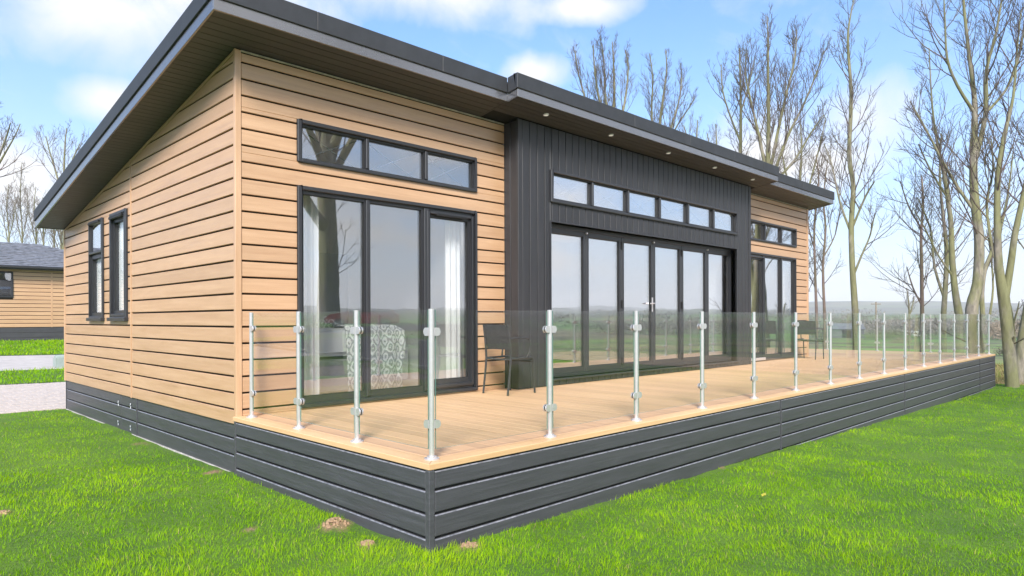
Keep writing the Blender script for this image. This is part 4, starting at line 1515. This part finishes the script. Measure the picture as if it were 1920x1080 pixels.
# behind the lodge
tree('upright many-branched tree above the roof, first of the two behind its middle', [
    px_path([(1152, 330, 14), (1150, 230, 11), (1152, 170, 8), (1150, 110, 5), (1148, 78, 3)], 36),
    px_path([(1150, 290, 10), (1128, 210, 8), (1116, 140, 6), (1112, 85, 3)], 36, 35),
    px_path([(1150, 280, 10), (1170, 200, 8), (1178, 130, 5), (1172, 95, 3)], 36, 36.5),
    px_path([(1146, 290, 9), (1108, 215, 7), (1085, 140, 5), (1078, 95, 3)], 36, 36.5),
    px_path([(1150, 270, 9), (1136, 190, 6), (1132, 110, 4), (1125, 70, 3)], 36, 34.6)], 21, 1.9, .17, start=.25, up=.3, spread=(18, 42), tw=m_twig)
tree('smaller upright tree above the roof, second of the two behind its middle', [
    px_path([(1232, 380, 13), (1236, 250, 10), (1244, 180, 7), (1250, 130, 5), (1248, 95, 3)], 38),
    px_path([(1234, 300, 9), (1222, 220, 7), (1224, 150, 5), (1218, 100, 3)], 38, 37),
    px_path([(1236, 310, 9), (1258, 240, 7), (1275, 180, 5), (1278, 130, 3)], 38, 39),
    px_path([(1238, 320, 8), (1262, 250, 6), (1290, 205, 4), (1302, 185, 3)], 38, 37.5)], 22, 1.9, .17, start=.25, up=.26, spread=(18, 46))
tree('slim straight tree above the roof just left of the broad crowned tree', [
    px_path([(1386, 400, 14), (1388, 300, 12), (1389, 220, 9), (1388, 150, 7), (1386, 90, 4)], 31),
    px_path([(1388, 265, 8), (1370, 220, 6), (1355, 170, 5), (1352, 120, 3)], 31),
    px_path([(1389, 210, 6), (1404, 160, 5), (1415, 110, 3)], 31)], 23, 1.9, .18, start=.3, up=.22)
tree('broad crowned tall tree rising above the bay roof end', [
    px_path([(1440, 430, 20), (1440, 320, 17), (1441, 230, 13), (1440, 140, 9), (1440, 70, 6), (1438, 30, 3)], 30),
    px_path([(1438, 330, 12), (1424, 260, 10), (1408, 190, 7), (1398, 140, 5), (1400, 90, 3)], 30, 29),
    px_path([(1442, 330, 12), (1460, 240, 10), (1476, 170, 8), (1490, 110, 6), (1494, 55, 3)], 30, 31),
    px_path([(1444, 345, 12), (1475, 260, 9), (1505, 200, 7), (1530, 140, 5), (1545, 95, 3)], 30, 29.4),
    px_path([(1444, 350, 10), (1490, 300, 8), (1520, 250, 6), (1545, 215, 3)], 30, 30)], 24, 2.3, .16, start=.28, up=.24, spread=(20, 48))
tree('dense twiggy low tree behind the far end of the roof', [
    px_path([(1500, 420, 10), (1500, 340, 8), (1503, 280, 6), (1500, 220, 3)], 35),
    px_path([(1502, 400, 8), (1525, 320, 6), (1540, 260, 4), (1548, 220, 3)], 35),
    px_path([(1498, 400, 8), (1475, 330, 6), (1465, 280, 4)], 35)], 25, 1.8, .15, start=.2, up=.2)
tree('pale twiggy treetop low over the bay roof, nearest its middle', [px_path([(1305, 330, 8), (1306, 270, 6), (1308, 225, 3)], 48), px_path([(1308, 310, 6), (1290, 260, 4), (1282, 235, 3)], 48)], 26, 2.2, .2, start=.2, up=.25, tw=m_twig_far)
tree('pale twiggy treetop low over the bay roof, beside the slim straight tree', [px_path([(1345, 340, 8), (1344, 280, 6), (1342, 232, 3)], 50), px_path([(1344, 310, 6), (1330, 270, 4), (1326, 250, 3)], 50)], 27, 2.0, .2, start=.2, up=.25, tw=m_twig_far)
# left of the lodge, behind the neighbouring one
tree('bare crown showing over the roof edge above the lodge eave', [
    px_path([(118, 480, 9), (122, 400, 8), (120, 330, 7), (122, 270, 5), (125, 240, 3)], 46),
    px_path([(121, 380, 7), (104, 320, 6), (92, 280, 4), (86, 255, 3)], 46),
    px_path([(120, 350, 7), (136, 300, 5), (150, 270, 3)], 46)], 31, 2.6, .26, start=.3, up=.2, tw=m_twig)
tree('near bare branches reaching in from the left-hand frame edge', [
    px_path([(-62, 560, 22), (-55, 430, 18), (-40, 350, 14), (-25, 280, 9), (-20, 200, 5)], 30),
    px_path([(-48, 390, 12), (-15, 330, 9), (8, 290, 6), (28, 255, 4), (38, 232, 3)], 30),
    px_path([(-48, 380, 12), (-10, 310, 9), (10, 262, 6), (20, 230, 3)], 30, 29)], 32, 1.7, .3, start=.35)
lab = ['thin tall bare tree over the neighbouring roof, the tallest of the far row', 'bushy-topped bare tree over the neighbouring roof nearest the frame edge',
       'slender bare tree in the far row just left of the lodge eave', 'small bare tree in the far row directly under the eave tip',
       'faint bare tree in the far row between eave and lodge wall', 'pale bare tree in the far row touching the lodge wall corner']
for i, (x, yt, dep) in enumerate([(40, 305, 62), (15, 345, 55), (66, 350, 60), (80, 370, 66), (100, 395, 64), (113, 400, 58)]):
    tree(lab[i], [px_path([(x, 500, 7), (x + 2, 440, 5), (x - 2, (440 + yt) / 2, 3.5), (x + 1, yt, 1.5)], dep),
                  px_path([(x + 1, 455, 3.5), (x - 9, 410, 2.5), (x - 13, (420 + yt) / 2, 1.5)], dep), px_path([(x + 1, 450, 3.5), (x + 10, 410, 2.5), (x + 12, (415 + yt) / 2, 1.5)], dep)],
         40 + i, 2.4, .26, start=.2, up=.22, tw=m_twig_far, twig=.009)

# ---- trees the glass mirrors, on the viewer's side of the lodge
def free_tree(label, x, y, H, r0, seed, limbs, blen, step, bk=None, lean=(0, 0), **kw):
    r_ = random.Random(seed)
    z = float(hfar(np.array(x), np.array(y))) - .1
    p = Vector((x, y, z)); sk = []
    n = 7
    pts = [p + Vector((lean[0] * i / n + r_.gauss(0, .05), lean[1] * i / n + r_.gauss(0, .05), H * i / n)) for i in range(n + 1)]
    sk.append((pts, [r0 * (1.25 if i == 0 else 1) * (1 - .88 * i / n) + .01 for i in range(n + 1)]))
    for k in range(limbs):
        t_ = r_.uniform(.28, .75)
        q, ax, i, kk = along(pts, t_)
        an = R(r_.uniform(35, 60)); d = (ax * math.cos(an) + perp(ax, r_) * math.sin(an)).normalized()
        L = H * .5 * (1.1 - t_) * r_.uniform(.8, 1.2)
        lp = limb(q, d, L, 6, .12, .10, r_)
        rr = r0 * (1 - .85 * t_) * .6
        sk.append((lp, [rr * (1 - .85 * j / 6) + .008 for j in range(7)]))
    return tree(label, sk, seed, blen, step, bk=bk, root=False, **kw)


free_tree('great mossy oak standing on the viewer side, mirrored in the bedroom glazing', 7.6, -8.3, 12.5, .40, 61, 9, 2.2, .5, start=.2, group='trees mirrored in the glass', fine=3)
free_tree('bare ash on the viewer side, mirrored at the far end of the bifold doors', 33, -8.2, 11, .17, 62, 7, 2.2, .4, group='trees mirrored in the glass', fine=3)
free_tree('second bare ash on the viewer side, mirrored in the far glazed door', 44, -8.0, 11, .17, 63, 7, 2.2, .45, group='trees mirrored in the glass', fine=3)


# ------------------------------------------------------------------ the neighbouring lodge
nl = thing('neighbour_lodge', 'neighbouring timber-boarded lodge with hipped slate-grey shingle roof beyond the paved path', 'lodge', (2.5, 31, .1))
NY, NX0, NX1 = 31.0, -9.0, 7.5
MB().box(NX0, NX1, NY + .02, NY + 6.4, -.1, 3.2).build('wall_lining', m_core, nl)
zb = .66
i = 0
wx0, wx1, wz0, wz1 = 1.05, 2.44, 1.90, 2.97
while zb + .165 * i < 3.1:
    lo, hi = zb + .165 * i + .011, zb + .165 * (i + 1) - .011
    for a, b in spans(NX0, 3.76, [(wx0, wx1)] if lo < wz1 - .02 and hi > wz0 + .02 else []) + [(3.82, NX1)]:
        MB().box(a, b, NY, NY + .019, lo, hi).build('cladding_board', m_wood_x, nl)
    i += 1
MB().box(3.76, 3.82, NY - .008, NY + .019, zb, 3.14).build('joint_trim', m_wood_z, nl)
for k in range(3):
    MB().box(NX0 + .03, NX1 - .03, NY + .012, NY + .03, .0 + .215 * k + .012, .215 * (k + 1) - .0).build('skirting_board', m_grey_x, nl)
nw = bars('front', [], 0, 0)
nw = MB()
for a, b, c, d in ring_of((wx0, wx1, wz0, wz1), .07): nw.box(a, b, NY - .03, NY + .018, c, d)
nw = nw.build('window', m_frame, nl)
MB().box(wx0 + .065, wx1 - .065, NY + .0, NY + .01, wz0 + .065, wz1 - .065).build('pane', m_window, nw)
rx0, rx1, ry0, ry1, ez, rz_ = NX0 - .4, NX1 + .35, NY - .42, NY + 6.8, 3.19, 4.22
rg = (ry0 + ry1) / 2
hipx = 3.75
rb = MB()
rb.v = [(rx0, ry0, ez), (rx1, ry0, ez), (rx1, ry1, ez), (rx0, ry1, ez), (rx0, rg, rz_ + .25), (hipx, rg, rz_ + .25)]
rb.f = [(0, 1, 5, 4), (1, 2, 5), (2, 3, 4, 5), (3, 0, 4), (3, 2, 1, 0)]; rb.m = [0] * 5
rf = rb.build('roof', m_slate, nl)
sh = MB()
n_ = 15
slope_v = Vector((0, rg - ry0, rz_ + .25 - ez)); nrm = slope_v.normalized().cross(Vector((-1, 0, 0)))
if nrm.z < 0: nrm = -nrm
for j in range(n_):
    t0, t1 = j / n_, (j + 1.25) / n_
    x = rx0 + (.13 if j % 2 else 0)
    while x < rx1 + .1:
        xe = x + random.choice((.22, .28, .34))
        lim_x = rx1 + (hipx - rx1) * t0
        a, b = x + .004, min(xe - .004, lim_x)
        if b - a > .05:
            p = lambda xx, t_, k: Vector((xx, ry0, ez)) + slope_v * min(t_, 1) + nrm * k
            k1 = .022 + random.uniform(0, .022)
            sh.prism([p(a, t0, .002), p(b, t0, .002), p(b, t1, .0), p(a, t1, .0)], [p(a, t0, k1), p(b, t0, k1), p(b, t1, .006), p(a, t1, .006)])
        x = xe
so = sh.build('roof_shingles', m_slate, rf); kind(so, 'stuff')
MB().box(rx0, rx1, ry0 - .09, ry0 + .01, ez - .09, ez + .02).build('gutter', m_frame, nl, bevel=.02)
MB().box(rx0, rx1, ry0 + .012, ry0 + .03, ez - .14, ez + .0).build('fascia_board', m_frame, nl)

# pale service cabinet on the grass bank
cx, cy = 1.95, 18.35
cz = float(hbase(cx, cy))
cab = MB()
prof = [(0, 0), (.36, 0), (.36, .30), (.30, .40), (.06, .40), (0, .34)]
cab.prism([(cx - .45 + 0, cy + a, cz - .05 + b) for a, b in prof], [(cx + .45, cy + a, cz - .05 + b) for a, b in prof])
cabt = thing('service_cabinet', 'pale grey-green service cabinet on the grass behind the lodge corner', 'cabinet', (cx, cy, cz))
cab.build('cabinet_body', m_cabinet, cabt, bevel=.02, seg=2)
MB().box(cx - .47, cx - .45, cy + .03, cy + .33, cz + .02, cz + .27).box(cx - .3, cx + .3, cy - .012, cy + .0, cz + .03, cz + .24).build('cabinet_door', m_cabinet, cabt, bevel=.004)

# fallen yellow leaf on the lawn
lf_ = MB()
p = img(1432, 940, 1); d_ = (p - CAM); t_ = (-.62 - CAM.z) / d_.z
q = CAM + d_ * t_
zq = float(hlawn(np.array(q.x), np.array(q.y))) + .045
lv_ = [(-.035, 0, 0), (-.014, .016, .012), (.014, .014, .0), (.035, 0, .018), (.014, -.016, .004), (-.014, -.017, .014)]
lf_.prism([(q.x + a, q.y + b, zq + c) for a, b, c in lv_], [(q.x + a, q.y + b, zq + c + .002) for a, b, c in lv_])
tag(lf_.build('fallen_leaf', plain('yellow_leaf', (.40, .36, .04), .6, var=.2)), 'small yellow leaf lying on the lawn in front of the deck', 'leaf')

# ------------------------------------------------------------------ red car on the drive to the left (mirrored in the side glass)
def red_car(x, y, rz):
    z = float(hbase(x, y)) + .03
    t = thing('parked_car', 'red hatchback parked on the tarmac drive, mirrored in the side glass', 'car', (x, y, z), None, rz)
    side = [(-2.05, .32), (-2.1, .62), (-2.0, .85), (-1.85, .95), (-1.35, 1.40), (-.9, 1.47), (.25, 1.44), (.95, .98), (1.75, .86), (2.05, .66), (2.08, .36)]
    def shell(prof, w0, w1, zc, m, nm):
        mb = MB()
        n = len(prof); ws = lambda zz_: w0 if zz_ < zc else w0 - (w0 - w1) * (zz_ - zc) / (1.47 - zc)
        mb.prism([(a, -ws(b), b) for a, b in reversed(prof)], [(a, ws(b), b) for a, b in reversed(prof)])
        o = mesh_of(mb, nm, m, bevel=.05)
        return lchild(nm, o, t)
    body = shell(side, .86, .62, .93, m_red, 'body')
    for s in (-1, 1):
        g = MB()
        w = lambda zz_: (.86 - .24 * (zz_ - .93) / .54) + .004
        for poly in ([(-1.62, 1.0), (-.62, 1.0), (-.62, 1.38), (-1.25, 1.36)], [(-.55, 1.0), (.72, 1.0), (.22, 1.36), (-.55, 1.38)]):
            g.prism([(a, s * (w(b) - .012), b) for a, b in poly], [(a, s * w(b), b) for a, b in poly])
        lchild('side_window', mesh_of(g, 'side_window', m_carglass), t)
    ws_ = MB().prism([(.30, -.60, 1.40), (.90, -.78, 1.0), (.90, .78, 1.0), (.30, .60, 1.40)], [(.34, -.60, 1.42), (.94, -.78, 1.02), (.94, .78, 1.02), (.34, .60, 1.42)])
    lchild('windscreen', mesh_of(ws_, 'windscreen', m_carglass), t)
    for wx in (-1.28, 1.28):
        for s in (-1, 1):
            wm = MB().tube([(0, -.1, 0), (0, .1, 0)], .315, 22)
            wo_ = lchild('wheel', mesh_of(wm, 'wheel', m_tyre, bevel=.03), t, (wx, s * .80, .315))
            rm = MB().tube([(0, s * .09, 0), (0, s * .115, 0)], [.21, .19], 18)
            lchild('rim', mesh_of(rm, 'rim', m_alloy), wo_)
    for s in (-1, 1):
        lchild('headlight', mesh_of(MB().box(1.92, 2.085, s * .5 - .16, s * .5 + .16, .62, .76), 'headlight', m_lens, bevel=.02), t)
        lchild('tail_light', mesh_of(MB().box(-2.09, -1.95, s * .62 - .12, s * .62 + .12, .7, .9), 'tail_light', m_red, bevel=.02), t)
    return t


red_car(-18.4, 30.2, R(28))

# ------------------------------------------------------------------ middle distance
def bush(name, label, cat, x, y, w, d, h, n, material, seed, group=None):
    r_ = np.random.default_rng(seed)
    z0 = float(hfar(np.array(x), np.array(y)))
    k = max(3, int(w / max(d, 1)))
    cx_ = x + (r_.random(k * 4) - .5) * (w - d * .5); cy_ = y + (r_.random(k * 4) - .5) * d * .4
    ch = h * (.6 + .45 * r_.random(k * 4))
    idx = r_.integers(0, k * 4, n)
    u = r_.normal(0, 1, (n, 3)); u /= np.linalg.norm(u, axis=1)[:, None]
    u *= (r_.random(n) ** .5)[:, None]
    px = cx_[idx] + u[:, 0] * d * .5; py = cy_[idx] + u[:, 1] * d * .5
    pz = z0 + ch[idx] * (.5 + .5 * u[:, 2])
    s = h * .055 * (.5 + r_.random(n))
    a = r_.normal(0, 1, (n, 3)); a /= np.linalg.norm(a, axis=1)[:, None]
    b_ = np.cross(a, r_.normal(0, 1, (n, 3))); b_ /= np.linalg.norm(b_, axis=1)[:, None]
    c = np.stack([px, py, np.maximum(pz, z0)], -1)
    co = np.stack([c + a * s[:, None], c + b_ * s[:, None] * .6, c - a * s[:, None] * .8 + b_ * s[:, None] * .1], 1).reshape(-1, 3)
    me = bpy.data.meshes.new(name)
    me.vertices.add(3 * n); me.vertices.foreach_set('co', co.ravel())
    me.loops.add(3 * n); me.loops.foreach_set('vertex_index', np.arange(3 * n))
    me.polygons.add(n); me.polygons.foreach_set('loop_start', np.arange(n) * 3)
    me.materials.append(material)
    me.update(calc_edges=True)
    o = link(name, me)
    if label: tag(o, label, cat, group)
    return o


m_hedge = plain('dark_hedge', (.105, .105, .070), .9, var=.5, nscale=1.5)
m_scrub = plain('brown_scrub', (.21, .165, .115), .95, var=.4, nscale=.8)
m_wood_far = plain('winter_woodland', (.185, .165, .145), 1., var=.4, nscale=.05)
m_olive = plain('olive_hedge', (.14, .15, .07), .95, var=.4, nscale=.6)


def at(px, depth):
    p = img(px, 600, depth); return p.x, p.y


for i, (px, dep, w, d, h, mm, lb) in enumerate([
        (1560, 265, 46, 7, 3.6, m_hedge, 'dark hedgerow across the valley beyond the lodge corner'),
        (1665, 225, 40, 6, 3.6, m_olive, 'olive thicket across the field beyond the deck posts'),
        (1770, 250, 60, 8, 5.0, m_hedge, 'dark tree belt behind the white caravans'),
        (1905, 75, 12, 2.0, 1.5, m_hedge, 'low dark hedge in the green field behind the V-forked tree'),
        (1890, 240, 70, 10, 7.0, m_scrub, 'brown winter copse at the field end by the frame edge'),
        (1690, 180, 22, 3, 1.6, m_scrub, 'brown scrub patch along the near field edge'),
        (1820, 200, 26, 3, 2.2, m_olive, 'olive scrub along the field behind the thick bent trunk')]):
    x, y = at(px, dep)
    bush('hedge', lb, 'hedge', x, y, w, d, h, 7000, mm, 100 + i)
for i, (x, y, w, d, h, mm, lb) in enumerate([
        (30, -60, 60, 5, 2.2, m_olive, 'hedgerow behind the viewer, mirrored low in the bifold doors'),
        (12, -16, 14, 4, 1.3, m_scrub, 'dry scrub patch behind the viewer, mirrored in the bifold doors')]):
    bush('hedge', lb, 'hedge', x, y, w, d, h, 2600, mm, 140 + i, 'hedges on the viewer side')

# far woods in belts, one mass each
def woods(seed, n_clumps, r0, r1, a0, a1, h, n):
    r_ = np.random.default_rng(seed)
    pts = []
    ang = np.radians(r_.uniform(a0, a1, n_clumps)); rr = r_.uniform(r0, r1, n_clumps)
    for a_, q in zip(ang, rr):
        bx, by = CAM.x + q * math.cos(a_), CAM.y + q * math.sin(a_)
        W_, D_ = r_.uniform(25, 90), r_.uniform(10, 30)
        pts.append((bx, by, W_, D_, a_))
    co = []
    for bx, by, W_, D_, a_ in pts:
        m = int(n * W_ / 60)
        u = (r_.random(m) - .5) * W_; v_ = (r_.random(m) - .5) * D_
        x = bx - math.sin(a_) * u + math.cos(a_) * v_; y = by + math.cos(a_) * u + math.sin(a_) * v_
        top = h * (.55 + .75 * vnoise(x / 9, y / 9))
        z = hfar(x, y) + top * r_.random(m) ** .7
        s = h * .075 * (.5 + r_.random(m))
        a = r_.normal(0, 1, (m, 3)); a /= np.linalg.norm(a, axis=1)[:, None]
        b_ = np.cross(a, r_.normal(0, 1, (m, 3))); b_ /= np.linalg.norm(b_, axis=1)[:, None]
        c = np.stack([x, y, z], -1)
        co.append(np.stack([c + a * s[:, None], c + b_ * s[:, None] * .7, c - a * s[:, None]], 1).reshape(-1, 3))
    co = np.concatenate(co); n3 = len(co)
    me = bpy.data.meshes.new('woodland')
    me.vertices.add(n3); me.vertices.foreach_set('co', co.ravel())
    me.loops.add(n3); me.loops.foreach_set('vertex_index', np.arange(n3))
    me.polygons.add(n3 // 3); me.polygons.foreach_set('loop_start', np.arange(n3 // 3) * 3)
    me.materials.append(m_wood_far); me.update(calc_edges=True)
    return kind(link('woodland', me), 'stuff')


woods(1, 26, 320, 520, -95, -10, 6, 1800)
woods(2, 90, 450, 1100, -110, 120, 12, 700)
woods(5, 26, 300, 520, -14, 34, 6.5, 3800)
woods(3, 14, 110, 200, 62, 112, 9, 1100)
woods(4, 24, 220, 420, 115, 270, 7, 1500)

# caravans in the valley
def caravan(px, dep, rz, label):
    x, y = at(px, dep); z = float(hfar(np.array(x), np.array(y))) - .25
    t = thing('caravan', label, 'caravan', (x, y, z), 'white caravans across the valley', rz)
    prof = [(-2.8, .45), (2.8, .45), (3.0, 1.2), (2.7, 2.5), (-2.6, 2.6), (-3.0, 1.4)]
    b_ = MB().prism([(a, -1.1, c) for a, c in prof], [(a, 1.1, c) for a, c in prof])
    lchild('body', mesh_of(b_, 'body', m_caravan, bevel=.12), t)
    for s in (-1, 1):
        for a in (-1.9, 0, 1.6):
            lchild('window', mesh_of(MB().box(a, a + .9, s * 1.09 - .02, s * 1.09 + .02, 1.4, 2.0), 'window', m_carglass), t)
        lchild('wheel', mesh_of(MB().tube([(0, s * .9, .35), (0, s * 1.08, .35)], .35, 14), 'wheel', m_tyre), t)
    return t


for i, (px, dep, rz, lb) in enumerate([
        (1702, 285, 100, 'white caravan at the left end of the valley row'), (1722, 270, 140, 'white caravan second in the valley row beside the reddish tree'),
        (1744, 300, 95, 'white caravan between the reddish and the curving tree'),
        (1768, 280, 150, 'white caravan behind the double-stemmed tree'), (1790, 295, 110, 'white caravan at the right end of the valley row')]):
    caravan(px, dep, R(rz), lb)

# barn in the valley
bx, by = at(1583, 255); bz = float(hfar(np.array(bx), np.array(by)))
bn = thing('barn', 'low dark grey barn across the valley beyond the far chair', 'barn', (bx, by, bz), None, R(-60))
b_ = MB().box(-6, 6, -4, 4, 0, 3.2)
lchild('wall', mesh_of(b_, 'wall', m_barn), bn)
r_ = MB().prism([(-6.4, -4.4, 3.2), (-6.4, 4.4, 3.2), (-6.4, 0, 5.4)], [(6.4, -4.4, 3.2), (6.4, 4.4, 3.2), (6.4, 0, 5.4)])
lchild('roof', mesh_of(r_, 'roof', m_slate), bn)
lchild('door', mesh_of(MB().box(-1.6, 1.6, -4.06, -4.0, 0, 2.8), 'door', m_core_dark), bn)
# telegraph pole
ux, uy = at(1642.5, 110); uz = float(hfar(np.array(ux), np.array(uy)))
ut = thing('telegraph_pole', 'slender telegraph pole standing in the field beyond the deck', 'pole', (ux, uy, uz))
top = img(1642.5, 566, 110).z
MB().tube([(ux, uy, uz - .3), (ux, uy, top)], [.16, .11], 8).build('mast', m_pole, ut)
ca = Vector((-_f.y, _f.x, 0))
MB().tube([(ux - .8 * ca.x, uy - .8 * ca.y, top - .35), (ux + .8 * ca.x, uy + .8 * ca.y, top - .35)], .07, 6).build('crossarm', m_pole, ut)

# ------------------------------------------------------------------ air
hz = MB().box(-6600, 6600, -6600, 6600, -60, 260).build('haze', plain('haze_air', (1, 1, 1)))
kind(hz, 'stuff')
m_ = hz.data.materials[0]; t = NT(m_.node_tree)
for n in list(t.n):
    if n.type != 'OUTPUT_MATERIAL': t.n.remove(n)
pv_ = t.new('ShaderNodeVolumePrincipled')
pv_.inputs['Color'].default_value = (1, .975, .975, 1)
pv_.inputs['Density'].default_value = .00030
pv_.inputs['Anisotropy'].default_value = .1
t.l.new(pv_.outputs[0], [n for n in t.n if n.type == 'OUTPUT_MATERIAL'][0].inputs['Volume'])
